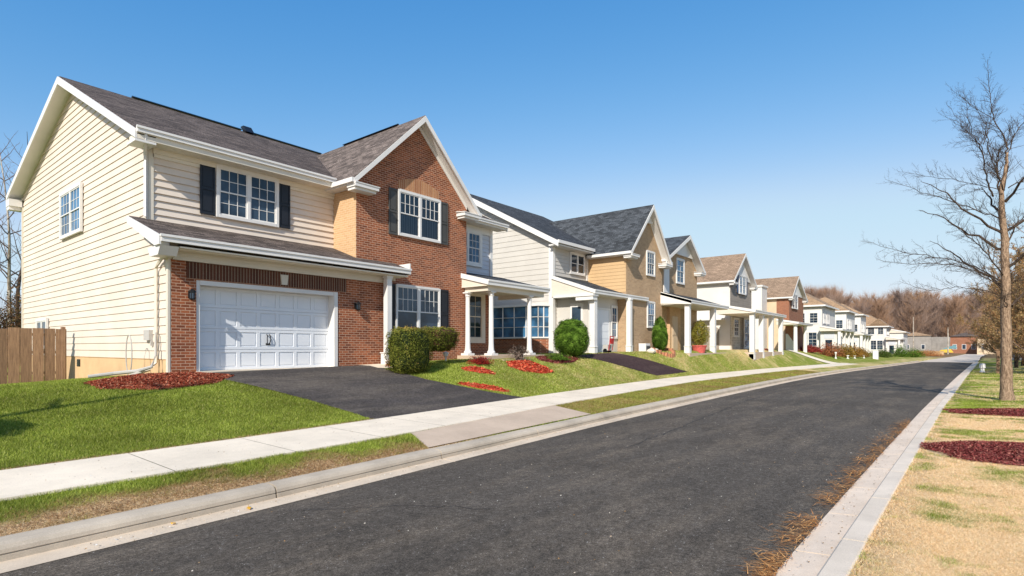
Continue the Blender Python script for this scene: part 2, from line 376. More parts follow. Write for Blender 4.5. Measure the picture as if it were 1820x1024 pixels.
m = MB(); ribbon(m, 92, 240, 4, [lambda s: (R(s)-.3, .004), lambda s: (L(s)+3.2, .004)]); tag(m.build('far_road', 'farroad'), kind='structure')
def kerb(name, mat, s0, s1, prof, first, step=3.05, gap=.02):
    m = MB(); s = first
    while s > s0: s -= step
    while s < s1:
        e = min(s+step, s1); n0 = len(m.v); ribbon(m, s+gap/2, e-gap/2, .6, prof); k = len(prof)
        m.add([m.v[n0+i] for i in range(k)]+[(s+gap/2, prof[-1](s)[0], -.1), (s+gap/2, prof[0](s)[0], -.1)], [tuple(range(k+2))])
        n1 = len(m.v)-k-2-k; m.add([m.v[n1+i] for i in range(k)]+[(e-gap/2, prof[-1](e)[0], -.1), (e-gap/2, prof[0](e)[0], -.1)], [tuple(range(k+2))[::-1]])
        s += step
    return tag(m.build(name, mat), kind='structure')
low = lambda s: 1-.08*st((s-6.2)/1.2)*(1-st((s-11.8)/1.2))
kp = [(.30, 0), (.305, .062), (.318, .066), (.318, .075), (.306, .08), (.315, .115), (.345, .148), (.40, .164), (.52, .168), (.61, .158), (.62, .0)]
kerb('left_curb', 'curb', -20, 92, [(lambda s, a=a, z=z: (L(s)+a, z*low(s))) for a, z in kp], .62)
kerb('left_gutter', 'pan', -20, 92, [lambda s: (L(s)-.01, .006), lambda s: (L(s)+.15, .008), lambda s: (L(s)+.302, .012)], .62, 6.1)
kerb('right_gutter', 'rpan', -20, 90, [lambda s: (R(s)+.01, .008), lambda s: (R(s)-.3, .03)], 1.1, 1.55)
kerb('right_curb', 'rcurb', -20, 90, [lambda s: (R(s)-.303, .02), lambda s: (R(s)-.31, .08), lambda s: (R(s)-.33, .098), lambda s: (R(s)-.5, .105), lambda s: (R(s)-.515, .09), lambda s: (R(s)-.52, .0)], .4, 1.9)
m = MB(); s = -19.4
for k in range(60):
    e = s+1.72; e_ = min(e, 64.8)
    if s > 64: break
    ribbon(m, s+.006, e_-.006, .43, [lambda q: (S0(q), gz(q, S0(q))-.05), lambda q: (S0(q)+.008, gz(q, S0(q))+.035), lambda q: (S1(q)-.008, .335), lambda q: (S1(q), .25)]); s = e
tag(m.build('sidewalk', 'walk'), kind='structure')
def sheet(name, poly, mat, off=.015, ds=.4, kind='structure', zf=None):
    bm = bmesh.new(); bm.faces.new([bm.verts.new((x, y, 0)) for x, y in poly])
    xs = [p[0] for p in poly]; ys = [p[1] for p in poly]
    for ax, lo, hi in ((0, min(xs), max(xs)), (1, min(ys), max(ys))):
        q = lo+ds
        while q < hi:
            bmesh.ops.bisect_plane(bm, geom=bm.verts[:]+bm.edges[:]+bm.faces[:], plane_co=(q, q, 0), plane_no=(1, 0, 0) if ax == 0 else (0, 1, 0)); q += ds
    for v in bm.verts: v.co.z = (zf or gz)(v.co.x, v.co.y)+off
    bmesh.ops.recalc_face_normals(bm, faces=bm.faces)
    me = bpy.data.meshes.new(name); bm.to_mesh(me); bm.free(); me.materials.append(M[mat])
    if me.polygons and me.polygons[0].normal.z < 0: me.flip_normals()
    me.polygons.foreach_set('use_smooth', [True]*len(me.polygons))
    o = bpy.data.objects.new(name, me); C.objects.link(o); return tag(o, kind=kind)
DR1 = [(6.35,16.06),(6.5,14.9),(7.0,13.6),(7.5,12.2),(7.75,11),(7.75,9.95),(10,10.2),(14.2,10.8),(13.1,12.2),(12.3,13.3),(11.9,14.5),(11.7,16.06)]
DR2 = [(22.7,14.3),(26.4,14.6),(31.6,12.35),(27.2,12.25)]
PATH = [(64.5,8.6),(66.2,9.2),(63.2,12.4),(59.4,14.4),(54,15.3),(50.3,15.2),(50.3,14.2),(54,14.1),(58.6,13.1),(61.6,11.2),(63,8.9)]
APR = [(6.7+.55*k, L(6.7+.55*k)+.615) for k in range(12)]+[(13.0,9.0),(11.5,8.85),(10,8.6),(8.5,8.3),(7.1,8.12)]
PAD = [(11.7,15.0),(12.6,14.6),(13.4,15.4),(13.4,16.25),(11.7,16.05)]
sheet('driveway', DR1, 'drive', .022); sheet('neighbour_driveway', DR2, 'drive2', .022); sheet('house_path', PATH, 'walk', .04)
sheet('driveway_apron', APR, 'apron', .02, .2); sheet('garage_threshold', PAD, 'walk', .03)
# ------------------------------------------------------------------ house helpers
def bx(mb, ax, p, a0, a1, d0, d1, z0, z1):
    if ax == 'Y': mb.box(a0, a1, p-d1, p-d0, z0, z1)
    else: mb.box(p-d1, p-d0, a0, a1, z0, z1)
def pt(ax, p, a, d, z): return (a, p-d, z) if ax == 'Y' else (p-d, a, z)
def siding(mb, ax, p, z0, z1, lap, lo, hi, proud=.024, segs=None):
    z = z0
    f = lambda q, zz: q(zz) if callable(q) else q
    while z < z1-1e-4:
        e = min(z+lap, z1); a, b, c, d = f(lo, z+1e-3), f(hi, z+1e-3), f(hi, e-1e-3), f(lo, e-1e-3)
        if b-a > .05:
            c = max(c, d+.01)
            mb.quad(pt(ax, p, a, proud, z), pt(ax, p, b, proud, z), pt(ax, p, c, .004, e), pt(ax, p, d, .004, e))
            mb.quad(pt(ax, p, a, .0, z), pt(ax, p, b, .0, z), pt(ax, p, b, proud, z), pt(ax, p, a, proud, z))
        z = e
def window(root, ax, p, a0, a1, z0, z1, panes=2, cols=3, lower=True, casing=.09, d0=.0, frame='white', glass='glass', curtain=False, rows=2, sill=True):
    f = MB(); g_ = MB(); q = MB(); D = d0
    c = casing
    bx(f, ax, p, a0-c, a0, D, D+.075, z0-c, z1+c); bx(f, ax, p, a1, a1+c, D, D+.075, z0-c, z1+c)
    bx(f, ax, p, a0, a1, D, D+.078, z1, z1+c*1.2); bx(f, ax, p, a0, a1, D, D+.078, z0-c, z0)
    mw = .09; w = (a1-a0-mw*(panes-1))/panes; zm = (z0+z1)/2
    for k in range(panes):
        x0 = a0+k*(w+mw); x1 = x0+w
        if k < panes-1: bx(f, ax, p, x1, x1+mw, D, D+.07, z0, z1)
        for (b, t, dd, gr) in ((zm-.02, z1, .022, True), (z0, zm+.025, .004, lower)):
            s = .04; o = D+.012+dd
            bx(f, ax, p, x0, x0+s, o, o+.026, b, t); bx(f, ax, p, x1-s, x1, o, o+.026, b, t)
            bx(f, ax, p, x0+s, x1-s, o, o+.026, t-s, t); bx(f, ax, p, x0+s, x1-s, o, o+.026, b, b+s)
            if gr:
                for i in range(1, cols):
                    xx = x0+s+(x1-x0-2*s)*i/cols; bx(f, ax, p, xx-.009, xx+.009, o+.008, o+.02, b+s, t-s)
                for i in range(1, rows):
                    zz = b+s+(t-b-2*s)*i/rows; bx(f, ax, p, x0+s, x1-s, o+.007, o+.019, zz-.009, zz+.009)
            g_.quad(pt(ax, p, x0+.01, o+.006, b+.01), pt(ax, p, x1-.01, o+.006, b+.01), pt(ax, p, x1-.01, o+.006, t-.01), pt(ax, p, x0+.01, o+.006, t-.01))
        bx(q, ax, p, x0, x1, D+.001, D+.008, z0, z1)
    W = f.build('window', frame, root)
    g_.build('pane', 'clear' if curtain else glass, W)
    if curtain: q.build('curtain', 'curtain', W)
    return W
def shutter(root, ax, p, a0, a1, z0, z1, mat='shutter', d0=.03):
    m = MB(); t = .045; bx(m, ax, p, a0, a1, d0, d0+.02, z0, z1); zm = (z0+z1)/2
    for u, v_, b, c in ((a0, a0+t, z0, z1), (a1-t, a1, z0, z1)): bx(m, ax, p, u, v_, d0+.02, d0+.042, b, c)
    for b, c in ((z0, z0+t*1.5), (zm-t*.7, zm+t*.7), (z1-t*1.5, z1)): bx(m, ax, p, a0+t, a1-t, d0+.02, d0+.042, b, c)
    for b, c in ((z0+t*1.5+.04, zm-t*.7-.04), (zm+t*.7+.04, z1-t*1.5-.04)): bx(m, ax, p, a0+t+.03, a1-t-.03, d0+.02, d0+.033, b, c)
    return m.build('shutter', mat, root)
def column(root, x, y, z0, z1, r=.11, mat='white', round_=False, base=.2, cap=True):
    m = MB()
    if round_:
        m.box(x-base, x+base, y-base, y+base, z0, z0+.09)
        m.lathe(x, y, [(r*1.55, z0+.09), (r*1.6, z0+.15), (r*1.2, z0+.2), (r*1.08, z0+.34), (r, z0+.5), (r*.86, z1-.3), (r*.9, z1-.2), (r*1.15, z1-.17), (r*.95, z1-.13), (r*1.25, z1-.06), (r*1.3, z1-.05)])
        m.box(x-r*1.4, x+r*1.4, y-r*1.4, y+r*1.4, z1-.05, z1)
    else:
        m.box(x-base, x+base, y-base, y+base, z0, z0+.42); m.box(x-base-.025, x+base+.025, y-base-.025, y+base+.025, z0+.42, z0+.46)
        m.box(x-r, x+r, y-r, y+r, z0+.46, z1-.1); m.box(x-r-.03, x+r+.03, y-r-.03, y+r+.03, z1-.1, z1)
    return m.build('column', mat, root, bevel=0 if round_ else .008)
def gable_block(root, x0, x1, y0, y1, zb, ze, ax_, az, wall, roof, yr=None, ov=.42, so=.4, rake=.3, trim='white', fascia_ret=.6, sidewall=None, yeave=None, lowpeak=None):
    """street-facing gable: walls x0..x1, front y0, ridge along Y at (ax_, az)"""
    m = MB(); s0 = (az-ze)/(ax_-x0); s1 = (az-ze)/(x1-ax_)
    k = .16
    m.prism([(x0, y0, zb), (x1, y0, zb), (x1, y0, ze), (ax_, y0, az-k), (x0, y0, ze)], (0, y1-y0, 0)); m.build('wall', wall, root)
    if sidewall:
        m = MB(); m.box(x0-.012, x0-.002, y0+.02, y1, zb, ze-.02); m.build('side_wall', sidewall, root)
    f = y0-ov; yr = yr or y1; ye = yeave or y1
    xa, xb = x0-so, x1+so; za, zc = ze-so*s0+.02, ze-so*s1+.02
    m = MB(); m.slab([(xa, f, za), (ax_, f, az), (ax_, yr, az), (xa, ye, za)], .1); m.slab([(ax_, f, az+.002), (xb, f, zc), (xb, ye, zc), (ax_, yr, az+.002)], .1)
    R_ = m.build('roof', roof, root)
    m = MB(); e = f-.03
    # rake boards on the front edge, soffit below the overhang
    for (xx, zz) in ((xa, za), (xb, zc)):
        d = -1 if xx < ax_ else 1
        m.prism([(xx+.0*d, e, zz-.03), (ax_, e, az-.03), (ax_, e, az-.03-rake), (xx, e, zz-.03-rake*.85)], (0, .045, 0))
        m.prism([(xx, e+.05, zz-.115), (ax_, e+.05, az-.115), (ax_, e+.05, az-.14), (xx, e+.05, zz-.14)], (0, y0-e-.05, 0))
        # frieze on the wall
        m.prism([(x0 if d < 0 else x1, y0-.03, ze-.10), (ax_, y0-.03, az-.17), (ax_, y0-.03, az-.36), (x0 if d < 0 else x1, y0-.03, ze-.27)], (0, .028, 0))
    m.build_each('rake_board', trim, R_)
    for xx, xe, zz, d in ((xa, x0, za, -1), (xb, x1, zc, 1)):
        m = MB()
        # side eave: fascia + gutter + soffit, and the cornice return in front
        lo, hi = sorted((xx, xx+d*.09)); m.box(lo, hi, f-.02, ye, zz-.15, zz-.005)
        lo, hi = sorted((xx, xe)); m.box(lo, hi, f+.03, ye, zz-.19, zz-.152)
        a = xe-d*fascia_ret; lo, hi = sorted((xx-d*.02, a)); m.box(lo, hi, f-.06, y0-.002, zz-.27, zz-.155)
        m.box(min(xx, a)+(.06), max(xx, a)-.06, f+.03, y0-.004, zz-.36, zz-.272)
        lo, hi = sorted((xx-d*.02, a-d*.03)); m.prism([(lo, f-.08, zz-.154), (hi, f-.08, zz-.154), (hi, y0-.004, zz-.10), (lo, y0-.004, zz-.10)], (0, 0, .03))
        m.build('gutter', trim, R_)
    return R_
def lean_roof(root, x0, x1, yf, zf, yb, zb_, roof, trim='white', depth=.2, posts=(), soff='soffit', rakeL=True, name='porch_roof'):
    m = MB(); m.slab([(x0, yf, zf), (x1, yf, zf), (x1, yb, zb_), (x0, yb, zb_)], .07); R_ = m.build(name, roof, root)
    m = MB(); m.box(x0, x1, yf-.09, yf-.002, zf-depth, zf-.01)
    m.box(x0-.03, x1+.03, yf-.12, yf-.0, zf-.06, zf+.012)
    if rakeL:
        m.prism([(x0-.05, yf-.1, zf+.0), (x0-.05, yb, zb_+.0), (x0-.05, yb, zb_-.2), (x0-.05, yf-.1, zf-.2)], (.047, 0, 0))
        m.prism([(x1+.003, yf-.1, zf), (x1+.003, yb, zb_), (x1+.003, yb, zb_-.2), (x1+.003, yf-.1, zf-.2)], (.047, 0, 0))
    m.build('fascia', trim, R_)
    m = MB()
    for xx in (x0+.01, x1-.05): m.prism([(xx, yf+.02, zf-depth), (xx, yb, zf-depth), (xx, yb, zb_-.08), (xx, yf+.02, zf-.08)], (.04, 0, 0))
    m.build_each('end_panel', 'creamtrim', R_)
    m = MB(); m.box(x0, x1, yf, yb, zf-depth-.03, zf-depth+.005); m.build('soffit', soff, R_)
    return R_
# ------------------------------------------------------------------ HOUSE 1: cream siding, red brick
H1 = thing('brick_house', (5.86, 16.0, 1.2), 'large cream sided and red brick house with white double garage, nearest to the camera', 'house', 'houses along the street')
rf = lambda y: 7.75+.486*(y-17.1)           # front slope of the main roof, top surface
rb = lambda y: 8.55+.344*(32.4-y)
YR, ZR = 24.4, 11.3
m = MB()   # core walls (behind the siding)
m.prism([(5.87, 17.61, .3), (5.87, 32, .3), (5.87, 32, 8.4), (5.87, YR, 11.1), (5.87, 17.61, 7.7)], (14.5, 0, 0)); m.build('wall', 'cream', H1)
slo = lambda z: 16.05 if z < 4.5 else (min(17.6, max(16.05, 15.5+(z-4.58)/.357)) if z < 5.5 else max(17.6, 17.1+(z-7.6)/.486))
shi = lambda z: min(32, 32.4-(z-8.4)/.344)
m = MB(); siding(m, 'X', 5.86, 1.6, 11.1, .222, slo, shi, .029); m.build('side_siding', 'cream', H1)
m = MB()
m.prism([(5.862, 16.06, 1.25), (5.862, 17.61, 1.25), (5.862, 17.61, 5.25), (5.862, 16.06, 4.68)], (.2, 0, 0)); m.build('garage_side_wall', 'cream', H1)
m = MB(); siding(m, 'Y', 17.6, 5.42, 7.62, .2, 5.95, 11.75, .05); m.build('front_siding', 'cream', H1)
m = MB(); m.box(5.854, 5.95, 16.17, 31.99, .2, 1.585); m.box(5.835, 5.9, 16.17, 31.99, 1.585, 1.599); m.build('foundation', 'found', H1)
m = MB(); m.box(5.84, 5.853, 23.75, 24.1, 1.25, 1.5)
for k in range(4): m.box(5.83, 5.84, 23.77, 24.08, 1.27+.06*k, 1.29+.06*k)
m.build('vent', 'black', H1)
m = MB()   # corner boards
m.box(5.862, 5.99, 17.54, 17.6, 5.42, 7.62); m.box(5.80, 5.858, 17.545, 17.72, 5.42, 7.62); m.box(5.80, 5.858, 31.9, 32.05, 1.6, 8.4)
m.box(5.80, 5.858, 16.04, 16.16, 1.25, 4.35); m.build_each('corner_board', 'creamtrim', H1)
# main roof
m = MB(); m.slab([(5.42, 17.02, rf(17.02)), (20.85, 17.02, rf(17.02)), (20.85, YR, ZR), (5.42, YR, ZR)], .09); m.slab([(5.42, YR, ZR+.002), (20.85, YR, ZR+.002), (20.85, 32.5, rb(32.5)), (5.42, 32.5, rb(32.5))], .09)
RF = m.build('roof', 'roof1', H1)
m = MB()
for x in (5.36, 20.86):
    m.prism([(x, 17.0, rf(17)-.03), (x, YR, ZR-.03), (x, YR, ZR-.29), (x, 17.0, rf(17)-.26)], (.055, 0, 0)); m.prism([(x, YR, ZR-.03), (x, 32.5, rb(32.5)-.03), (x, 32.5, rb(32.5)-.24), (x, YR, ZR-.29)], (.055, 0, 0))
m.prism([(5.42, 17.0, rf(17)-.12), (5.42, YR, ZR-.12), (5.42, YR, ZR-.15), (5.42, 17.0, rf(17)-.15)], (.44, 0, 0)); m.prism([(5.42, YR, ZR-.12), (5.42, 32.5, rb(32.5)-.12), (5.42, 32.5, rb(32.5)-.15), (5.42, YR, ZR-.15)], (.44, 0, 0))
m.box(5.36, 5.86, 31.9, 32.5, 8.0, 8.3); m.prism([(5.38, 32.0, 8.0), (5.38, 32.5, 8.0), (5.38, 32.35, 7.85), (5.38, 32.0, 7.85)], (.45, 0, 0))
m.box(5.36, 5.86, 16.98, 17.6, 7.36, 7.42)
m.build_each('rake_board', 'white', RF)
m = MB(); m.box(5.4, 11.42, 16.93, 17.03, 7.6, 7.745); m.box(5.38, 11.42, 16.90, 16.95, 7.70, 7.76); m.build('gutter', 'white', RF); m = MB(); m.box(17.6, 20.9, 16.93, 17.03, 7.6, 7.745); m.box(17.6, 20.92, 16.9, 16.95, 7.7, 7.76)
m.build('gutter', 'white', RF)
m = MB(); m.box(5.42, 11.5, 17.0, 17.598, 7.44, 7.6); m.box(5.97, 11.74, 17.5, 17.598, 7.3, 7.44); m.box(5.97, 11.74, 17.54, 17.598, 7.2, 7.3); m.build('soffit', 'soffit', RF); m = MB(); m.box(17.4, 20.88, 17.0, 17.6, 7.5, 7.6); m.build('soffit', 'soffit', RF)
m = MB()
for a, b in ((7.6, 11.7), (12.1, 15.6)): m.prism([(a, YR-.11, ZR+.02), (a, YR, ZR+.09), (a, YR+.11, ZR+.02)], (b-a, 0, 0))
m.prism([(11.75, 24.0, 11.2), (12.1, 24.0, 11.2), (12.1, 24.3, 11.52), (11.75, 24.3, 11.52)], (0, .25, 0)); m.build('ridge_vent', 'black', RF)
# brick gable
GR = gable_block(H1, 11.75, 17.25, 16.25, 22.5, 1.1, 7.95, 14.55, 10.68, 'brick', 'roof1y', yr=23.3, yeave=17.7, ov=.42, so=.4, rake=.22)
m = MB(); m.prism([(14.45, 17.4, 10.69), (14.55, 17.4, 10.76), (14.65, 17.4, 10.69)], (0, 3.6, 0)); m.build('ridge_vent', 'black', GR)
m = MB(); m.box(11.735, 11.748, 16.252, 17.6, 4.7, 7.6); m.box(11.735, 11.748, 16.3, 17.6, 4.4, 4.7); m.build('tan_side_panel', 'tanbrick', H1)
window(H1, 'Y', 16.25, 13.62, 15.62, 6.12, 7.66, 2, 4, False, .08, .01, curtain=True, glass='glassb')
shutter(H1, 'Y', 16.25, 13.13, 13.53, 6.03, 7.72, 'shutterg', .012); shutter(H1, 'Y', 16.25, 15.72, 16.12, 6.03, 7.72, 'shutterg', .012)
m = MB(); n = 12
P = [(13.6+(15.65-13.6)*i/n, 16.235, 8.08+.24*math.sin(math.pi*i/n)) for i in range(n+1)]
for i in range(n):
    a, b = P[i], P[i+1]; m.prism([(a[0], 16.235, 7.755), (b[0], 16.235, 7.755), b, a], (0, .014, 0))
m.build('window_arch', 'archtan', H1)
window(H1, 'Y', 16.25, 13.5, 15.6, 2.35, 4.16, 2, 4, False, .07, .01)
shutter(H1, 'Y', 16.25, 15.69, 16.15, 2.28, 4.22, 'shutter', .012); shutter(H1, 'Y', 16.25, 12.98, 13.41, 2.28, 4.22, 'shutter', .012)
# windows in siding
window(H1, 'Y', 17.6, 7.74, 9.54, 5.93, 7.33, 2, 3, True, .09, .05)
shutter(H1, 'Y', 17.6, 7.2, 7.62, 5.86, 7.38, 'shutter', .052); shutter(H1, 'Y', 17.6, 9.66, 10.04, 5.86, 7.38, 'shutter', .052)
window(H1, 'X', 5.86, 23.42, 25.78, 5.95, 7.42, 2, 3, True, .1, .046, glass='glassb')
window(H1, 'X', 5.86, 27.8, 29.2, 1.95, 2.95, 2, 1, False, .1, .046, rows=1)
# garage
m = MB()
m.box(5.88, 6.5, 16.05, 16.5, 1.0, 4.3); m.box(10.87, 12.85, 16.05, 16.5, 1.0, 4.3); m.box(6.5, 10.87, 16.05, 16.5, 3.72, 4.3); m.box(12.6, 12.85, 16.5, 17.6, 1.0, 4.3); m.build('garage_wall', 'brick', H1)
m = MB(); n = 16
for i in range(n):
    a0, a1 = 6.25+(11.2-6.25)*i/n, 6.25+(11.2-6.25)*(i+1)/n; t0, t1 = abs(i/n*2-1), abs((i+1)/n*2-1)
    m.prism([(a0, 16.03, 3.75), (a1, 16.03, 3.75), (a1, 16.03, 4.2), (a0, 16.03, 4.2)], (0, .018, 0))
m.build('garage_arch', 'soldier', H1)
m = MB(); m.prism([(8.9, 15.99, 3.8), (9.08, 15.99, 3.8), (9.11, 15.99, 4.1), (8.87, 15.99, 4.1)], (0, .05, 0)); m.build('keystone', 'stonew', H1)
m = MB(); m.box(5.9, 13.0, 15.95, 16.048, 4.19, 4.42); m.box(5.55, 13.2, 15.93, 16.05, 4.3, 4.44); m.box(5.78, 5.86, 15.95, 16.3, 4.2, 4.42); m.build('frieze_board', 'creamtrim', H1)
m = MB(); zt = lambda y: 4.72+(y-15.5)*.357
m.slab([(5.42, 15.48, zt(15.48)), (13.42, 15.48, zt(15.48)), (13.42, 16.245, zt(16.245)), (11.745, 16.245, zt(16.245)), (11.73, 17.63, zt(17.63)), (5.42, 17.63, zt(17.63))], .07)
GRf = m.build('garage_roof', 'roof1', H1)
m = MB(); m.box(5.42, 13.45, 15.38, 15.47, 4.53, 4.70); m.box(5.4, 13.47, 15.35, 15.4, 4.65, 4.71)
m.prism([(5.37, 15.4, 4.68), (5.37, 17.63, 5.46), (5.37, 17.63, 5.27), (5.37, 15.7, 4.45), (5.37, 15.4, 4.45)], (.05, 0, 0))
m.prism([(5.425, 15.47, 4.45), (5.425, 16.3, 4.45), (5.425, 16.15, 4.22), (5.425, 15.62, 4.22)], (.43, 0, 0)); m.box(13.4, 13.45, 15.4, 16.24, 4.5, 4.9)
m.build('gutter', 'white', GRf)
m = MB(); m.box(5.88, 13.4, 15.47, 16.24, 4.43, 4.47); m.box(5.9, 13.3, 15.6, 15.64, 4.40, 4.43); m.box(5.9, 13.3, 15.78, 15.82, 4.40, 4.43); m.build('soffit', 'soffit', GRf)
# garage door: four sections of recessed panels
D = MB(); y = 16.40; x0, x1, z0, z1 = 6.6, 10.74, 1.26, 3.6
D.box(x0, x1, y, y+.05, z0, z1); nx = 7; hz = (z1-z0)/4; w = (x1-x0)/nx
for r_i in range(4):
    zz = z0+r_i*hz
    D.box(x0, x1, y-.022, y-.0, zz+.008, zz+.085); D.box(x0, x1, y-.022, y-.0, zz+hz-.085, zz+hz-.008)
    for k in range(nx+1):
        xx = x0+k*w; lo = max(x0, xx-.055); hi = min(x1, xx+.055); D.box(lo, hi, y-.0225, y-.0, zz+.084, zz+hz-.084)
    for k in range(nx):
        xx = x0+k*w; D.box(xx+.085, xx+w-.085, y-.010, y, zz+.115, zz+hz-.115)
DO = D.build('garage_door', 'gdoor', H1, bevel=.004)
m = MB(); xm = x0+3.5*w
for dx in (-.04, .04): m.tube([(xm+dx, y-.025, 2.02), (xm+dx, y-.07, 2.06), (xm+dx*1.4, y-.085, 2.16), (xm+dx, y-.07, 2.26), (xm+dx, y-.025, 2.3)], .014, 8)
m.box(xm-.07, xm+.07, y-.03, y-.022, 1.98, 2.03); m.build('handle', 'black', DO)
m = MB(); m.box(6.5, 6.6, 16.08, 16.48, 1.23, 3.72); m.box(10.74, 10.87, 16.03, 16.48, 1.23, 3.72); m.box(6.6, 10.74, 16.06, 16.48, 3.6, 3.72); m.build('door_frame', 'white', H1)
m = MB(); m.box(6.5, 10.87, 16.0, 16.41, 1.18, 1.262); m.box(5.84, 5.96, 15.97, 16.2, 1.0, 1.25); m.build('door_sill', 'walk', H1)
for lx in (6.34, 11.58):
    m = MB(); z = 3.3; m.box(lx-.05, lx+.05, 16.0, 16.05, z-.08, z+.12); m.tube([(lx, 16.0, z+.1), (lx, 15.93, z+.16), (lx, 15.9, z+.12)], .014, 6); m.lathe(lx, 15.9, [(.02, z+.16), (.09, z+.1), (.1, z+.07), (.085, z+.06)], 8)
    m.lathe(lx, 15.9, [(.05, z-.14), (.075, z-.12), (.08, z-.1), (.03, z-.11)], 8)
    for k in range(4):
        t = math.pi/4+k*math.pi/2; m.tube([(lx+.07*math.cos(t), 15.9+.07*math.sin(t), z-.11), (lx+.08*math.cos(t), 15.9+.08*math.sin(t), z+.07)], .007, 4)
    o = m.build('wall_lamp', 'black', H1); g_ = MB(); g_.lathe(lx, 15.9, [(.055, z-.11), (.064, z+.06)], 8); g_.build('lamp_glass', 'glass', o)
column(H1, 12.68, 15.72, 1.28, 4.43, .105, 'white', False, .17)
# right end of the house
m = MB(); siding(m, 'Y', 17.6, 5.2, 7.5, .2, 17.27, 20.37, .026); m.build('front_siding', 'bluegrey', H1)
m = MB(); m.box(17.26, 20.38, 17.55, 17.6, 1.2, 4.75); m.build('porch_wall', 'brick', H1)
m = MB(); m.box(20.25, 20.42, 17.52, 17.57, 4.9, 7.5); m.box(17.26, 20.38, 17.54, 17.57, 7.2, 7.5); m.build_each('corner_board', 'white', H1)
window(H1, 'Y', 17.6, 17.9, 19.5, 5.8, 7.15, 2, 3, True, .16, .03, glass='glassb')
window(H1, 'Y', 17.55, 17.95, 19.6, 2.35, 4.3, 1, 4, True, .24, .005, frame='creamtrim')
PR = lean_roof(H1, 16.96, 21.2, 14.85, 4.62, 17.6, 5.32, 'roof2')
m = MB(); m.box(17.1, 21.0, 14.93, 15.1, 4.2, 4.42); m.box(17.1, 17.27, 15.1, 16.2, 4.2, 4.42); m.box(20.8, 21.0, 15.1, 17.5, 4.2, 4.42); m.build('beam', 'creamtrim', PR)
for cx, cy in ((17.12, 16.05), (17.45, 15.05), (20.05, 15.05)): column(H1, cx, cy, 1.58, 4.2, .105, 'white', True, .2)
m = MB(); m.box(16.7, 21.1, 14.7, 17.55, 1.1, 1.58); m.box(17.4, 19.4, 14.35, 14.7, 1.0, 1.42); m.build('porch_floor', 'apron', H1)
# downspouts, meter box
m = MB()
m.tube([(5.62, 17.0, 7.6), (5.62, 17.02, 7.45), (5.76, 17.5, 7.2), (5.78, 17.53, 7.0), (5.78, 17.53, 5.5)], .042, 4)
m.build('downspout', 'white', H1)
m = MB(); m.tube([(5.7, 15.95, 4.3), (5.76, 16.5, 4.15), (5.77, 16.74, 4.0), (5.77, 16.74, 1.5), (5.6, 16.7, 1.32), (5.1, 16.45, 1.2)], .042, 4); m.build('downspout', 'creamtrim', H1)
m = MB(); m.tube([(5.72, 16.62, 2.3), (5.68, 16.5, 1.7), (5.55, 16.4, 1.4), (5.3, 16.6, 1.3), (4.9, 17.0, 1.24), (4.4, 17.2, 1.17)], [.02, .03, .045, .05, .05, .045], 8)
m.build('drain_pipe', 'metal', H1)
m = MB(); m.box(5.74, 5.86, 17.15, 17.55, 2.1, 2.38); m.box(5.78, 5.84, 17.12, 17.2, 1.95, 2.1); m.build('meter_box', 'metal', H1)
# ------------------------------------------------------------------ HOUSE 2: pale grey siding, tan-brown brick gable
H2 = thing('tan_brick_house', (25.6, 15.05, 1.6), 'pale grey sided house with tan brick gable and dark roof, second from the camera', 'house', 'houses along the street')
rf2 = lambda y: 7.72+(11.75-7.72)/(24.6-17.0)*(y-17.0)
m = MB(); m.prism([(25.61, 17.61, .8), (25.61, 32, .8), (25.61, 32, 7.9), (25.61, 24.6, 11.5), (25.61, 17.61, 7.75)], (9, 0, 0)); m.build('wall', 'greywhite', H2)
m = MB(); siding(m, 'X', 25.6, 1.5, 11.5, .3, lambda z: max(17.6, 17.1+(z-7.6)/.53), lambda z: min(32, 32-(z-7.9)/.49), .024); m.build('side_siding', 'greywhite', H2)
m = MB(); siding(m, 'Y', 17.6, 5.9, 7.6, .2, 25.75, 29.3, .024); siding(m, 'Y', 17.6, 1.6, 4.9, .2, 25.75, 28.5, .02); m.build('front_siding', 'greywhite', H2)
m = MB(); m.box(25.55, 25.76, 17.55, 17.6, 1.6, 7.6); m.box(25.56, 25.6, 17.56, 17.85, 1.6, 7.6); m.box(29.1, 29.29, 17.55, 17.6, 5.9, 7.6); m.build_each('corner_board', 'white', H2)
m = MB(); m.slab([(25.2, 17.0, 7.72), (34.5, 17.0, 7.72), (34.5, 24.6, 11.75), (25.2, 24.6, 11.75)], .09); m.slab([(25.2, 24.6, 11.752), (34.5, 24.6, 11.752), (34.5, 32.5, 7.8), (25.2, 32.5, 7.8)], .09); RF = m.build('roof', 'roof2', H2)
m = MB(); m.prism([(25.14, 16.95, 7.66), (25.14, 24.6, 11.72), (25.14, 24.6, 11.38), (25.14, 16.95, 7.36)], (.055, 0, 0)); m.prism([(25.14, 24.6, 11.72), (25.14, 32.5, 7.77), (25.14, 32.5, 7.45), (25.14, 24.6, 11.38)], (.055, 0, 0))
m.prism([(25.2, 17.0, 7.6), (25.2, 24.6, 11.63), (25.2, 24.6, 11.58), (25.2, 17, 7.55)], (.4, 0, 0)); m.build_each('rake_board', 'white', RF)
m = MB(); m.box(25.18, 29.0, 16.9, 17.0, 7.55, 7.72); m.box(25.2, 29.0, 17.0, 17.6, 7.45, 7.52); m.build('gutter', 'white', RF)
gable_block(H2, 29.3, 34.25, 15.05, 22, 1.0, 7.75, 31.9, 10.55, 'brownbrick', 'roof2y', yr=22.2, yeave=17.4, ov=.5, so=.38, rake=.26)
m = MB(); siding(m, 'X', 29.295, 5.1, 7.6, .2, 15.06, 17.6, .02); m.build('tan_siding', 'tansid', H2)
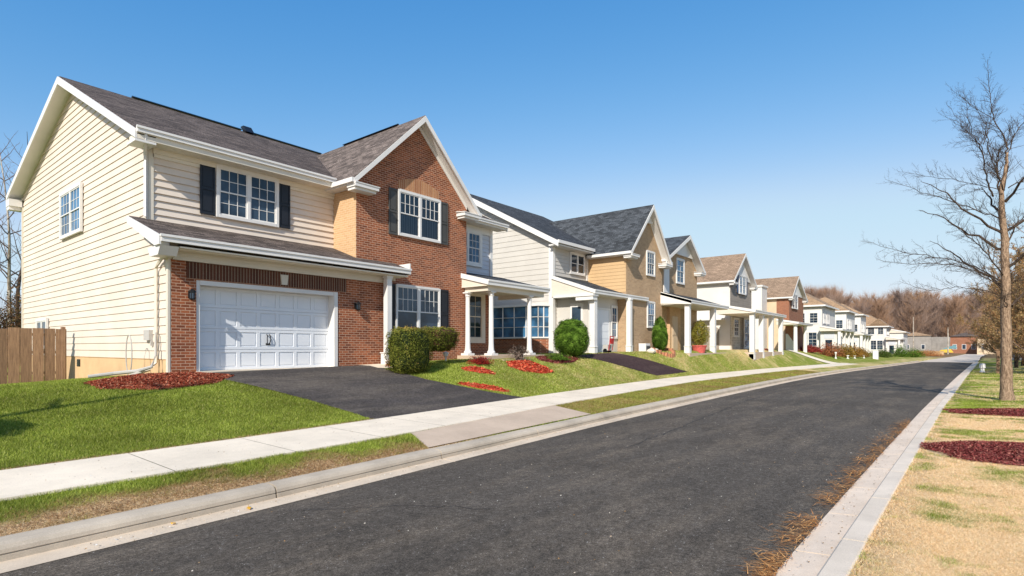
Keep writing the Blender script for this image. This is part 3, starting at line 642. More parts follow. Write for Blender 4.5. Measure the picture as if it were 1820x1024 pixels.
m = MB(); m.prism([(31.2, 14.9, 9.5), (32.6, 14.9, 9.5), (31.95, 14.9, 10.3)], (0, .14, 0)); m.build('gable_panel', 'white', H2)
window(H2, 'Y', 17.6, 27.35, 28.75, 6.25, 7.3, 2, 1, False, .11, .026, rows=1)
window(H2, 'Y', 15.05, 31.95, 32.95, 6.4, 7.75, 1, 3, True, .09, .01)
window(H2, 'Y', 15.05, 32.05, 32.95, 3.2, 4.65, 1, 3, True, .09, .01, glass='glassb')
lean_roof(H2, 25.5, 31.8, 14.95, 4.92, 17.62, 5.88, 'roof2')
m = MB(); m.box(25.35, 25.9, 14.9, 17.4, 4.6, 4.72); m.box(25.4, 25.85, 14.95, 16, 4.4, 4.6); m.build('cornice', 'white', H2)
m = MB(); m.box(26.0, 29.29, 15.6, 17.6, 1.2, 4.75); m.build('garage_wall', 'greywhite', H2)
m = MB(); m.box(28.22, 28.4, 15.55, 15.6, 1.5, 4.1); m.box(26.05, 26.2, 15.55, 15.6, 1.5, 4.1); m.box(26.2, 28.22, 15.55, 15.6, 4.0, 4.1); m.build('door_frame', 'white', H2)
D = MB(); D.box(26.2, 28.22, 15.585, 15.6, 1.6, 4.0)
for k in range(6): D.box(26.22, 28.2, 15.565, 15.586, 1.61+.4*k, 1.985+.4*k)
D.build('garage_door', 'gdoor', H2)
window(H2, 'Y', 15.6, 28.55, 29.1, 2.5, 4.2, 1, 2, True, .09, .0, glass='glassb')
column(H2, 25.8, 15.15, 1.5, 4.72, .15, 'white', False, .16); column(H2, 29.35, 14.88, 1.55, 4.72, .13, 'white', False, .15)
D = MB(); D.box(25.95, 26.0, 15.9, 16.7, 1.6, 4.3); o = D.build('door', 'white', H2); D = MB(); D.box(25.94, 25.95, 16.02, 16.58, 2.9, 4.1); D.build('pane', 'glass', o)
# bow window on the side wall
m = MB(); ya, yb_ = 18.2, 22.4
A = [(25.6, ya-.35), (25.05, ya), (25.05, yb_), (25.6, yb_+.35)]
def ring(z0, z1, grow=0):
    Q = [(25.6, A[0][1]-grow), (25.05-grow, ya-grow*.5), (25.05-grow, yb_+grow*.5), (25.6, A[3][1]+grow)]
    m.prism([(x, y, z0) for x, y in Q], (0, 0, z1-z0))
ring(4.2, 4.32, .12); ring(2.42, 2.5, .06)
for i in range(3):
    (xa, y0_), (xb, y1_) = A[i], A[i+1]; nn = 5 if i == 1 else 2
    for k in range(nn+1): t = k/nn; m.tube([(xa+(xb-xa)*t, y0_+(y1_-y0_)*t, 2.5), (xa+(xb-xa)*t, y0_+(y1_-y0_)*t, 4.2)], .04, 4)
    for z in (3.05, 3.6): m.tube([(xa, y0_, z), (xb, y1_, z)], .02, 4)
W = m.build('bow_window', 'white', H2)
m = MB(); m.prism([(x+.03, y, 2.5) for x, y in A], (0, 0, 1.7)); m.build('pane', 'glassb', W)
m = MB(); m.prism([(x+.02, y, 1.0) for x, y in A], (0, 0, 1.42)); m.build('bow_base', 'brick', H2)
# ------------------------------------------------------------------ HOUSE 3
H3 = thing('gabled_brick_house', (34.3, 15.3, 1.7), 'brown brick house with a dark steep roof and white lean-to porch, third from the camera', 'house', 'houses along the street')
gable_block(H3, 34.6, 41, 15.3, 26, 1.0, 7.75, 38.4, 9.75, 'brownbrick', 'roof2y', ov=.5, so=.35, rake=.26)
m = MB(); m.prism([(36.9, 15.2, 8.3), (40.2, 15.2, 8.3), (38.5, 15.2, 9.35)], (0, .09, 0)); m.build('gable_panel', 'white', H3)
m = MB(); m.box(35.0, 35.85, 15.24, 15.3, 5.5, 7.7); m.build('wall_panel', 'white', H3)
m = MB(); m.box(35.6, 37.4, 15.1, 15.3, 1.6, 5.0); m.build('pier', 'tanbrick', H3)
window(H3, 'Y', 15.3, 37.15, 38.35, 6.4, 7.95, 1, 2, True, .1, .01, glass='glassb')
PR = lean_roof(H3, 34.05, 41.2, 13.15, 4.85, 15.3, 5.55, 'roof2')
m = MB(); m.prism([(34.0, 13.05, 4.82), (34.0, 15.3, 5.5), (34.0, 15.3, 4.72), (34.0, 13.05, 4.6)], (.06, 0, 0)); m.build('gable_panel', 'white', PR)
for cx, r in ((34.35, .15), (38.9, .17)): column(H3, cx, 13.4, 1.55, 4.65, r, 'white', False, .17)
m = MB(); m.box(34.2, 41, 13.2, 15.2, .9, 1.55); m.build('porch_floor', 'apron', H3)
D = MB(); D.box(35.9, 36.8, 15.05, 15.1, 1.6, 4.0); D.box(36.0, 36.7, 15.03, 15.05, 1.75, 2.6); D.box(36.0, 36.7, 15.03, 15.05, 2.75, 3.85); D.build('door', 'beige', H3)
# ------------------------------------------------------------------ HOUSE 4
def mk_gabled(name, label, x0, x1, y0, y1, zb, ze, axx, az, front, side, roof, win, shut=None, panel='white', ov=.4, winglass='glassb'):
    r = thing(name, (x0, y0, zb), label, 'house', 'houses along the street')
    gable_block(r, x0, x1, y0, y1, zb-.8, ze, axx, az, front, roof, ov=ov, so=.35, rake=.25, sidewall=side)
    if panel:
        zt_ = ze+(az-ze)*.02; m = MB(); m.prism([(x0+.3, y0-.06, zt_), (x1-.3, y0-.06, zt_), (axx, y0-.06, az-.45)], (0, .05, 0)); m.build('gable_panel', panel, r)
    a0, a1, z0, z1 = win; window(r, 'Y', y0-.07, a0, a1, z0, z1, 2, 2, True, .09, .0, glass=winglass)
    if shut:
        w = .4; shutter(r, 'Y', y0-.05, a0-.14-w, a0-.14, z0-.05, z1+.05, shut, .0); shutter(r, 'Y', y0-.05, a1+.14, a1+.14+w, z0-.05, z1+.05, shut, .0)
    return r
H4 = mk_gabled('white_sided_house', 'white sided house with tan roof and a columned veranda, fourth from the camera', 47.7, 53.7, 15, 27, 1.75, 7.7, 50.6, 10.05, 'greybrick', 'offwhite', 'roof3y', (49.8, 51.6, 6.6, 8.05), 'shutterb')
lean_roof(H4, 44.4, 53.8, 12.2, 4.75, 15, 5.35, 'roof1'); 
for cx in (44.8, 47.3, 50.2, 53.4): column(H4, cx, 12.45, 1.0, 4.55, .17, 'white', False, .2)
m = MB(); m.box(44.6, 53.6, 12.3, 15, .5, 1.55); m.build('porch_floor', 'apron', H4)
m = MB(); m.box(47.66, 47.72, 14.9, 15.0, 1.5, 4.5); m.box(47.8, 50.2, 14.94, 15, 1.5, 4.5); m.build('stone_wall', 'stone', H4)
window(H4, 'Y', 14.94, 48.4, 49.6, 2.9, 4.3, 1, 2, True, .1, .0)
window(H4, 'Y', 14.94, 51.2, 53.2, 1.9, 4.4, 1, 2, True, .1, .0, glass='glassb')
m = MB(); m.box(47.1, 47.7, 15.4, 18.2, 4.2, 4.35); m.build('side_cornice', 'white', H4)
# arched doorway on the side wall of house 4
m = MB(); pts = [(47.66, 15.9, 1.6), (47.66, 17.3, 1.6), (47.66, 17.3, 3.4)]+[(47.66, 16.6+.7*math.cos(t), 3.4+.3*math.sin(t)) for t in (.5, 1.05, 1.57, 2.1, 2.6)]+[(47.66, 15.9, 3.4)]
m.prism(pts, (.03, 0, 0)); m.build('doorway', 'greybrick', H4)
# ------------------------------------------------------------------ HOUSE 5
H5 = mk_gabled('rust_brick_house', 'rust brick fronted house with tan side and brown roof, fifth from the camera', 68.1, 75.2, 15, 27, 1.6, 7.8, 70.9, 10.1, 'rustbrick', 'beige', 'roof3y', (69.0, 71.6, 6.4, 7.9), None)
m = MB(); m.box(65.5, 67.6, 17.2, 18.7, 1.0, 8.75); m.box(65.4, 67.7, 17.1, 18.8, 8.6, 8.8); m.build('chimney', 'offwhite', H5)
m = MB(); m.box(68.04, 68.08, 15.02, 16.3, 4.8, 7.6); m.box(68.02, 68.08, 15.0, 15.4, 1.6, 7.6); m.build('brick_corner', 'rustbrick', H5)
lean_roof(H5, 62.5, 69.5, 13.0, 4.5, 15, 4.9, 'roof1')
for cx in (63.0, 67.5): column(H5, cx, 13.3, 1.0, 4.3, .2, 'white', True, .25)
m = MB(); m.box(66.5, 73, 14.2, 15, .8, 4.4); m.build('entry_wall', 'rustbrick', H5)
m = MB(); m.prism([(66.45, 14.2, 1.2), (66.45, 15.0, 1.2), (66.45, 15.0, 3.4), (66.45, 14.8, 3.4), (66.45, 14.2, 2.5)], (.04, 0, 0)); m.build('stair_wall', 'offwhite', H5)
# ------------------------------------------------------------------ HOUSES 6-9: pale houses with hipped roofs
def pale_house(name, label, x0, x1, y0, y1, zb, ze, zr, roofm='roof3', wall='offwhite', porch=True, seed=1):
    rr = random.Random(seed)
    r = thing(name, (x0, y0, zb), label, 'house', 'houses along the street')
    m = MB(); m.box(x0, x1, y0, y1, zb-1, ze); m.build('wall', wall, r)
    o = .45; k = (y1-y0)/2*.55; ym = (y0+y1)/2
    A = [(x0-o, y0-o, ze), (x1+o, y0-o, ze), (x1+o, y1+o, ze), (x0-o, y1+o, ze)]; zr += .9; B = [(x0+k*.45, ym-1.2, zr), (x1-k*.3, ym-1.2, zr)]
    m = MB(); m.add(A+B, [(0, 1, 5, 4), (1, 2, 5), (2, 3, 4, 5), (3, 0, 4), (3, 2, 1, 0)]); RF = m.build('roof', roofm, r)
    m = MB(); m.box(x0-o-.05, x1+o, y0-o-.06, y0-o, ze-.2, ze+.02); m.box(x0-o-.06, x0-o, y0-o, y1+o, ze-.2, ze+.02); m.build('fascia', 'white', RF)
    # side wall (towards the camera): upper pair + lower group, bay in front
    for (a, b) in ((y0+.5, y0+1.5), (y0+2.1, y0+3.3)): window(r, 'X', x0, a, b, zb+3.9, zb+5.3, 1, 2, True, .1, .0, rows=2)
    window(r, 'X', x0, y0+.6, y0+2.8, zb+.7, zb+2.6, 2, 2, True, .1, .0)
    window(r, 'Y', y0, x0+1, x0+2.6, zb+3.9, zb+5.3, 2, 2, True, .1, .0, glass='glassb'); window(r, 'Y', y0, x0+3.6, x0+5.2, zb+3.9, zb+5.3, 2, 2, True, .1, .0, glass='glassb')
    if porch:
        lean_roof(r, x0-1.6, x1, y0-2.6, zb+2.95, y0, zb+3.5, 'roof1')
        for k2 in range(4): column(r, x0-1.3+(x1-x0+1)*k2/3, y0-2.3, zb-.8, zb+2.8, .17, 'white', False, .2)
        m = MB(); m.box(x0-1.0, x0+1.2, y0-2.0, y0, zb-.5, zb+2.7); m.build('entry_block', wall, r)
        D = MB(); D.box(x0-1.03, x0-1.0, y0-1.7, y0-.4, zb+1.7, zb+2.6); D.build('awning_panel', 'bluegrey', r)
        D = MB(); D.box(x0-1.04, x0-1.0, y0-1.4, y0-.6, zb-.3, zb+1.55); D.build('door', 'glass', r)
    return r
pale_house('pale_house', 'white house with twin upper side windows, just past the rust brick house', 86.7, 97, 15, 24, 1.4, 7.75, 9.2, seed=1)
pale_house('pale_house', 'white house with grey door panel, second past the rust brick house', 107.5, 117, 15, 24, 1.2, 8.0, 9.7, seed=2)
pale_house('pale_house', 'narrow white house with tan roof, third past the rust brick house', 124.5, 132, 15, 24, 1.0, 8.2, 9.6, seed=3, porch=False)
H9 = pale_house('pale_house', 'low wide white house at the far end of the row beside the shrubs', 140, 150, 12.3, 22, .8, 6.4, 8.2, seed=4)
m = MB(); m.box(146, 158, 9.8, 12.25, 0, 5.2); m.build('wing', 'offwhite', H9); lean_roof(H9, 145.7, 158.5, 9.4, 5.3, 12.6, 6.1, 'roof3', name='wing_roof')
m = MB(); m.prism([(139.5, 11.9, 6.4), (139.5, 15.5, 6.4), (139.5, 13.7, 8.0)], (6, 0, 0)); m.build('dormer', 'roof3', H9)
for a in (10.6, 11.6): window(H9, 'X', 146, a-.5, a+.2, 1.6, 3.2, 1, 1, False, .1, .0)
# far buildings
def far_box(name, label, cat, c, sx, sy, z, rot, wall, roof, hip=1.6, wins=4):
    r = thing(name, (c[0], c[1], .2), label, cat); r.rotation_euler = (0, 0, rot)
    def B(mb, nm, mat, par=None):
        o = mb.build(nm, mat); o.parent = par or r; return o
    m = MB(); m.box(-sx/2, sx/2, -sy/2, sy/2, -.6, z); B(m, 'wall', wall)
    m = MB(); o = .4; m.add([(-sx/2-o, -sy/2-o, z), (sx/2+o, -sy/2-o, z), (sx/2+o, sy/2+o, z), (-sx/2-o, sy/2+o, z), (-sx/2+hip, 0, z+hip*.6), (sx/2-hip, 0, z+hip*.6)], [(0, 1, 5, 4), (1, 2, 5), (2, 3, 4, 5), (3, 0, 4), (3, 2, 1, 0)]); B(m, 'roof', roof)
    for k in range(wins):
        yy = -sy/2+sy*(k+.5)/wins; m = MB(); m.box(-sx/2-.05, -sx/2-.01, yy-.5, yy+.5, 1.2, 2.7); w = B(m, 'window', 'white'); m = MB(); m.box(-sx/2-.07, -sx/2-.051, yy-.4, yy+.4, 1.3, 2.6); B(m, 'pane', 'glass', w)
    return r
far_box('grey_building', 'plain grey building with low roof at the far end of the street', 'building', (221, 11.6), 10, 8, 5.4, .03, 'farwall', 'roof3', 2, 2)
far_box('brick_building', 'low dark brick building beyond the end of the road', 'building', (219, -.6), 10, 6.5, 5.0, -.03, 'rustbrick', 'roof1', 2, 3)
far_box('orange_building', 'low orange brick building behind the bare trees on the right', 'building', (210, -6.5), 8, 6, 4.4, -.05, 'beige', 'roof1', 1.5, 2)
m = MB(); m.box(232, 232.4, 2.2, 8.9, -.6, 5.4)
for k in range(4): m.box(231.9, 232.5, 2.4+2*k, 2.6+2*k, -.6, 5.5)
tag(m.build('site_wall', 'farwall'), 'long grey screen wall between the grey and the brick far buildings', 'wall')
m = MB(); m.box(160, 160.4, 3.2, 9.5, -.2, 1.0); m.box(159.9, 160.5, 3.1, 9.6, 1.0, 1.1); tag(m.build('garden_wall', 'tansid'), 'low tan garden wall at the end of the street', 'wall')
m = MB(); m.prism([(190, 5.2, .6), (190, 1.8, .6), (190, 2.3, 1.5), (190, 4.4, 1.3)], (2.5, 0, 0)); o = m.build('small_boat', 'yellowp'); tag(o, 'yellow hulled covered boat behind the low tan wall', 'boat')
m = MB(); m.prism([(189.9, 4.4, 1.4), (189.9, 1.0, 1.7), (189.9, 1.4, 2.7)], (2.4, 0, 0)); m.build('boat_cover', 'teal', o)
def pole(x, y, z0, z1, label, arms=True):
    r = thing('utility_pole', (x, y, z0), label, 'utility pole', 'utility poles beyond the street')
    m = MB(); m.tube([(x, y, z0), (x, y, z1)], [.16, .1], 8); m.build('post', 'birch', r)
    if arms: m = MB(); m.box(x-.06, x+.06, y-1, y+1, z1-.9, z1-.75); m.build('crossarm', 'birch', r)
pole(208.5, 11.5, .2, 11.2, 'tall pole rising behind the grey far building', False); pole(181, 2.8, .1, 7, 'shorter pole at the end of the road in front of the brick building', False)
# ------------------------------------------------------------------ fence
F = thing('wooden_fence', (0, 24.3, .8), 'weathered brown board fence running from behind the cream sided house to the left', 'fence')
m = MB(); x = -4.0; k = 0
while x < 5.45:
    w = .298; t = rnd.uniform(-.012, .012); zt_ = 2.53+rnd.uniform(-.02, .02)+(.02 if x > 4 else 0)
    m.box(x, x+w, 24.3+t, 24.322+t, .5, zt_); x += .31
m.build('board_panel', 'fence', F, bevel=.004)
m = MB()
for z in (1.0, 1.7, 2.3): m.box(-4, 5.5, 24.34, 24.38, z, z+.09)
m.build('rail', 'fence', F)
for x in (5.46, 2.9, .4, -2.1): m = MB(); m.box(x, x+.1, 24.26 if x > 5 else 24.345, 24.44, .5, 2.62); m.build('post', 'rustbrick' if x > 50 else 'fence', F)
# ------------------------------------------------------------------ foliage clouds
def leaves(P, N_, size, cols, rng, flat=.0):
    """P (n,3) centres, N_ (n,3) preferred normals -> rhombus leaves"""
    n = len(P); d = rng.normal(size=(n, 3)); d /= np.linalg.norm(d, axis=1)[:, None]
    nn = N_*flat+d*(1-flat*.5); nn /= np.linalg.norm(nn, axis=1)[:, None]
    u = np.cross(nn, rng.normal(size=(n, 3))); u /= np.linalg.norm(u, axis=1)[:, None]; w = np.cross(nn, u)
    s = size*rng.uniform(.6, 1.3, (n, 1))
    V = np.stack([P-u*s, P+w*s*.5, P+u*s, P-w*s*.5], 1).reshape(-1, 3)
    F_ = np.arange(4*n).reshape(n, 4); col = np.repeat(cols, 4, 0)
    return V, F_, col
def colmix(n, cs, rng, clump=None):
    cs = np.array(cs); t = rng.random(n)*(len(cs)-1) if clump is None else np.clip(clump+rng.normal(0, .18, n), 0, .999)*(len(cs)-1)
    i = t.astype(int); f = (t-i)[:, None]; return (cs[i]*(1-f)+cs[np.minimum(i+1, len(cs)-1)]*f)*rng.uniform(.75, 1.25, (n, 1))
def shrub(name, root_loc, label, cat, shape, n, size, cols, core, seed, group=None, stem=None, depth=.16, top=False):
    """shape(u) : unit directions (n,3) -> surface points relative to root"""
    rng = np.random.default_rng(seed); r = thing(name, root_loc, label, cat, group)
    d = rng.normal(size=(n, 3)); d /= np.linalg.norm(d, axis=1)[:, None]
    lump = 1+.07*np.sin(d[:, 0]*9+seed)*np.sin(d[:, 1]*8+1)*np.sin(d[:, 2]*7)+.05*(vnoise(d[:, 0]*3+d[:, 2]*2, d[:, 1]*3, 3, seed)-.5)
    P = shape(d)*lump[:, None]; c = P.mean(0); P = c+(P-c)*(1-depth*rng.random((n, 1))**1.5+.035*rng.random((n, 1))**3)
    cl = vnoise(P[:, 0]*1.3+P[:, 2], P[:, 1]+P[:, 2]*.6, 5, seed)
    if top: hz = (P[:, 2]-P[:, 2].min())/np.ptp(P[:, 2]); cl = .55*cl+.5*np.clip((hz-.86)/.14, 0, 1)
    out = (rng.random(n) < .06)[:, None]; P = np.where(out, P+d*rng.uniform(.0, .09, (n, 1)), P)
    V, F_, col = leaves(P, d, size, colmix(n, cols, rng, cl), rng, .9)
    o = bulk('foliage', V, F_, 'leaf', col, r)
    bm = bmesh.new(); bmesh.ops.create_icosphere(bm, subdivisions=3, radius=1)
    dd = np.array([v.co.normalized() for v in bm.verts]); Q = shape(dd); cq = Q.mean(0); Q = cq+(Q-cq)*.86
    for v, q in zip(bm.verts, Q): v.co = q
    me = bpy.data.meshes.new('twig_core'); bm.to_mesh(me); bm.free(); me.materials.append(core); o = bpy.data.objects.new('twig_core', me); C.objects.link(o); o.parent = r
    if stem:
        m = MB(); 
        for a, b, rad in stem: m.tube([a, [(p+q)/2+rnd.uniform(-.03, .03) for p, q in zip(a, b)], b], [rad, rad*.8, rad*.6], 6)
        m.build('stem', 'barkd', r)
    return r
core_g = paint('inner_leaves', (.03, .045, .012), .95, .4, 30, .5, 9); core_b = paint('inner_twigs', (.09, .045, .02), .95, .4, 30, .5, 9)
def ell(rx, ry, rz, cz, pw=2.0, taper=0., shear=0.):
    def f(d):
        k = (np.abs(d)**pw).sum(1)**(-1/pw); q = d*k[:, None]; z = q[:, 2]
        tp = 1-taper*np.clip((z+1)/2, 0, 1); return np.stack([q[:, 0]*rx*tp+shear*z, q[:, 1]*ry*tp, cz+z*rz], 1)
    return f
G1 = [(.035,.06,.012), (.06,.12,.015), (.12,.22,.03), (.2,.32,.05)]; G2 = [(.05,.06,.015), (.11,.13,.02), (.22,.23,.045), (.32,.26,.07), (.45,.20,.06)]
shrub('clipped_hedge', (12.35, 14.2, float(Gz(12.35, 14.2))), 'clipped boxy hedge turning orange on top, between the garage column and the lower brick window', 'hedge',
      ell(.78, .42, .74, .72, 5.), 15000, .026, G2, core_g, 3, top=True, stem=[((0, 0, -.1), (0, 0, .3), .05)])
shrub('clipped_hedge', (14.25, 14.75, float(Gz(14.25, 14.75))), 'smaller clipped hedge on bare stems, just right of the boxy hedge', 'hedge',
      ell(.62, .4, .42, .92, 4., -.3), 7000, .026, G2, core_b, 4, top=True, stem=[((-.15, 0, -.1), (-.2, 0, .8), .03), ((.1, .05, -.1), (.15, 0, .8), .035), ((0, -.1, -.1), (0, -.1, .8), .025)])
shrub('round_bush', (22.5, 14.4, float(Gz(22.5, 14.4))), 'large round clipped bright green bush on the lawn before the grey sided house', 'bush', ell(.80, .80, .86, .84, 2.5, .08), 26000, .03, G1, core_g, 5, stem=[((0, 0, -.1), (0, 0, .3), .06)])
shrub('cone_bush', (32.1, 14.25, float(Gz(32.1, 14.25))), 'tall egg shaped green bush in front of the tan brick gable', 'bush', ell(.56, .56, 1.02, 1.05, 2.1, .4), 12000, .035, G1, core_g, 6)
P_ = thing('potted_shrub', (36.7, 13.55, 1.55), 'loose yellow green shrub in a pink pot between the white porch columns', 'potted plant')
m = MB(); m.lathe(36.7, 13.55, [(.36, 1.55), (.46, 1.95), (.5, 1.98), (.5, 2.05), (.44, 2.05), (.42, 1.98)], 18); m.build('pot', 'pot', P_)
rg = np.random.default_rng(9); d = rg.normal(size=(9000, 3)); d /= np.linalg.norm(d, axis=1)[:, None]
Pq = d*np.array([.62, .62, .85])*(1-.6*rg.random((9000, 1))**1.3)*(1+.18*np.sin(d[:, :1]*7)*np.cos(d[:, 1:2]*6))+np.array([0, 0, 1.25]); V, F_, col = leaves(Pq, d, .035, colmix(9000, [(.08,.09,.015), (.2,.2,.03), (.32,.3,.06), (.34,.2,.05)], rg), rg, .4)
bulk('foliage', V, F_, 'leaf', col, P_)
def scrub(name, loc, label, cat, rx, h, n, cols, seed, group=None, size=.03, tw=60):
    rng = np.random.default_rng(seed); r = thing(name, loc, label, cat, group)
    d = rng.normal(size=(n, 3)); d[:, 2] = np.abs(d[:, 2]); d /= np.linalg.norm(d, axis=1)[:, None]
    q = d*np.array([rx, rx, h])*(rng.random((n, 1))**.45)*(1+.2*np.sin(d[:, :1]*8+seed))
    V, F_, col = leaves(q, d, size, colmix(n, cols, rng), rng, .3); bulk('foliage', V, F_, 'leaf', col, r)
    m = MB()
    for k in range(tw):
        a = rng.uniform(0, 6.28); t = rng.uniform(.1, 1)
        e = (loc[0]+rx*t*math.cos(a), loc[1]+rx*t*math.sin(a), loc[2]+h*math.sqrt(1-t*t*.8)); m.tube([(loc[0]+.1*math.cos(a), loc[1]+.1*math.sin(a), loc[2]-.05), ((loc[0]*1.2+e[0]*.8)/2, (loc[1]*1.2+e[1]*.8)/2, loc[2]+h*.55), e], [.014, .009, .003], 3)
    m.build('stem', 'barkd', r); return r
def gzz(x, y): return float(Gz(x, y))
REDS = [(.2,.02,.02), (.35,.04,.03), (.5,.1,.05)]
scrub('dry_shrub', (18.2, 14.2, gzz(18.2, 14.2)), 'grey brown leafless shrub at the foot of the porch columns', 'shrub', .55, .6, 1500, [(.28,.2,.15), (.4,.3,.24), (.5,.42,.36)], 21, size=.02, tw=160)
scrub('red_shrub', (15.9, 14.3, gzz(15.9, 14.3)), 'low dark red shrub beside the first porch column', 'shrub', .5, .3, 2200, REDS[:2], 22, size=.025)
scrub('red_shrub', (12.45, 15.15, gzz(12.45, 15.15)), 'tiny bright red plant at the foot of the garage column', 'shrub', .3, .22, 900, REDS, 23, size=.025)
scrub('green_shrub', (20.6, 14.0, gzz(20.6, 14.0)), 'low spreading green plant left of the round bush', 'shrub', .7, .28, 2500, G1, 24)
for k, (x, y, rx, h, cs, lab) in enumerate([
    (73, 11.8, 1.5, 1.4, [(.2,.07,.03), (.34,.12,.05), (.42,.2,.09)], 'wide reddish brown bush before the first pale house'), (70, 13.4, 1.3, .75, [(.22,.03,.03), (.34,.07,.05)], 'low dark red bush by the rust brick house'),
    (78.5, 11.3, 1.3, 1.5, [(.2,.16,.03), (.36,.2,.05)], 'yellow green bush right of the reddish bush'), (83.5, 11.0, 1.5, 1.4, [(.26,.15,.03), (.42,.22,.06)], 'orange and yellow bush in the middle of the far shrub row'),
    (89, 10.6, 1.0, 1.1, [(.25,.12,.04), (.2,.16,.04)], 'small brown bush before the second pale house'), (100, 9.3, 1.6, 1.2, [(.05,.09,.02), (.13,.17,.04)], 'dark green bush by the last row houses'),
    (112, 7.9, 1.2, 1.9, G1, 'upright bright green bush near the end of the street'), (116, 6.3, 1.5, 1.5, G1, 'round bright green bush closest to the end of the road'),
    (135, 5.2, 2.5, 1.1, [(.4,.1,.05), (.5,.3,.1)], 'red and yellow low shrubs by the low tan wall')]):
    scrub('garden_bush', (x, y, gzz(x, y)), lab, 'bush', rx, h, 3500, cs, 40+k, 'garden bushes along the far houses', size=.07, tw=25)
# edging ring round the cone bush
m = MB()
for k in range(26):
    a = 2*math.pi*k/26; x, y = 32.1+.95*math.cos(a), 14.2+.75*math.sin(a); z = gzz(x, y); m.box(x-.09, x+.09, y-.06, y+.06, z-.05, z+.2+.03*math.sin(k*3))
tag(m.build('bed_edging', 'rust'), 'low rust coloured brick edging round the egg shaped bush', 'edging')
# ------------------------------------------------------------------ mulch beds
BEDS = []
def bed(label, cx, cy, ra, rb_, rot, h, cols, n, seed, size=.03, pointy=False, drop=True):
    rng = np.random.default_rng(seed); ct, sn = math.cos(rot), math.sin(rot); nr_, na = 16, 64
    V = []; 
    for i in range(nr_+1):
        t = i/nr_
        for j in range(na):
            a = 2*math.pi*j/na; w = 1+.06*math.sin(3*a+seed)+.05*math.sin(7*a+seed*2); x_, y_ = ra*t*w*math.cos(a), rb_*t*w*math.sin(a)
            x, y = cx+x_*ct-y_*sn, cy+x_*sn+y_*ct; prof = (1-t) if pointy else (1-t**3)
            V.append((x, y, gzz(x, y)+h*prof+.012*(rng.random()-.5)+(.02 if t < 1 else -.03)))
    V = np.array(V); F_ = np.array([(i*na+j, (i+1)*na+j, (i+1)*na+(j+1) % na, i*na+(j+1) % na) for i in range(nr_) for j in range(na)])
    c0 = colmix(len(V), cols, rng)*.7
    t = rng.random(n)**.5*1.03; a = rng.random(n)*2*math.pi; w = 1+.06*np.sin(3*a+seed)+.05*np.sin(7*a+seed*2)
    x_, y_ = ra*t*w*np.cos(a), rb_*t*w*np.sin(a); x, y = cx+x_*ct-y_*sn, cy+x_*sn+y_*ct
    z = Gz(x, y)+h*((1-t) if pointy else (1-t**3))*(t < 1)+.02+rng.random(n)*.022
    up = np.tile([0, 0, 1.], (n, 1)); d = rng.normal(size=(n, 3))*[.5, .5, .25]; nn = up+d; nn /= np.linalg.norm(nn, axis=1)[:, None]
    u = np.cross(nn, rng.normal(size=(n, 3))); u /= np.linalg.norm(u, axis=1)[:, None]; w2 = np.cross(nn, u); P = np.stack([x, y, z], 1); s = size*rng.uniform(.5, 1.5, (n, 1)); b = s*rng.uniform(.2, .5, (n, 1))
    VV = np.stack([P-u*s-w2*b, P+u*s-w2*b, P+u*s+w2*b, P-u*s+w2*b], 1).reshape(-1, 3)
    cc = np.repeat(colmix(n, cols, rng), 4, 0)
    o = bulk('mulch_bed', np.vstack([V, VV]), np.vstack([F_, np.arange(4*n).reshape(n, 4)+len(V)]), 'chip', np.vstack([c0, cc])); tag(o, label, 'mulch bed', 'red mulch beds')
    BEDS.append((cx, cy, ra*.97, rb_*.97, rot)); return o
MR = [(.10,.025,.018), (.27,.05,.03), (.42,.10,.05), (.5,.26,.16)]; MB_ = [(.35,.03,.02), (.58,.06,.035), (.66,.14,.07), (.5,.2,.1)]; MD = [(.07,.018,.018), (.17,.035,.035), (.27,.065,.055), (.36,.16,.12)]
bed('red mulch bed around the left front corner of the garage', 5.35, 15.05, 1.5, .95, .05, .10, MR, 14000, 1, .017)
bed('pointed bright red mulch heap on the lawn before the porch', 17.9, 13.45, 1.0, .55, -.35, .26, MB_, 1600, 2, .04, True)
bed('small bright red mulch patch between the hedge and the pointed heap', 15.1, 13.65, .6, .3, -.6, .07, MB_, 500, 3, .035)
bed('narrow bright red mulch strip along the right driveway edge', 13.75, 12.15, .85, .22, -.72, .06, MB_, 550, 4, .035)
bed('wide maroon mulch bed on the right verge, nearer of the two', 12.55, -1.45, 1.35, 2.05, 0, .07, MD, 22000, 5, .015)
bed('maroon mulch bed in front of the big bare tree', 20.2, -1.75, .95, 2.2, 0, .07, MD, 11000, 6, .019)
bed('dull maroon mulch bed at the foot of the round bush', 20.9, 14.1, 1.5, .5, 0, .02, MD, 1200, 8, .03)
bed('thin rusty mulch strip on the lawn before the white sided house', 51, 12.9, 1.3, .2, -.3, .05, MR, 300, 9, .05)
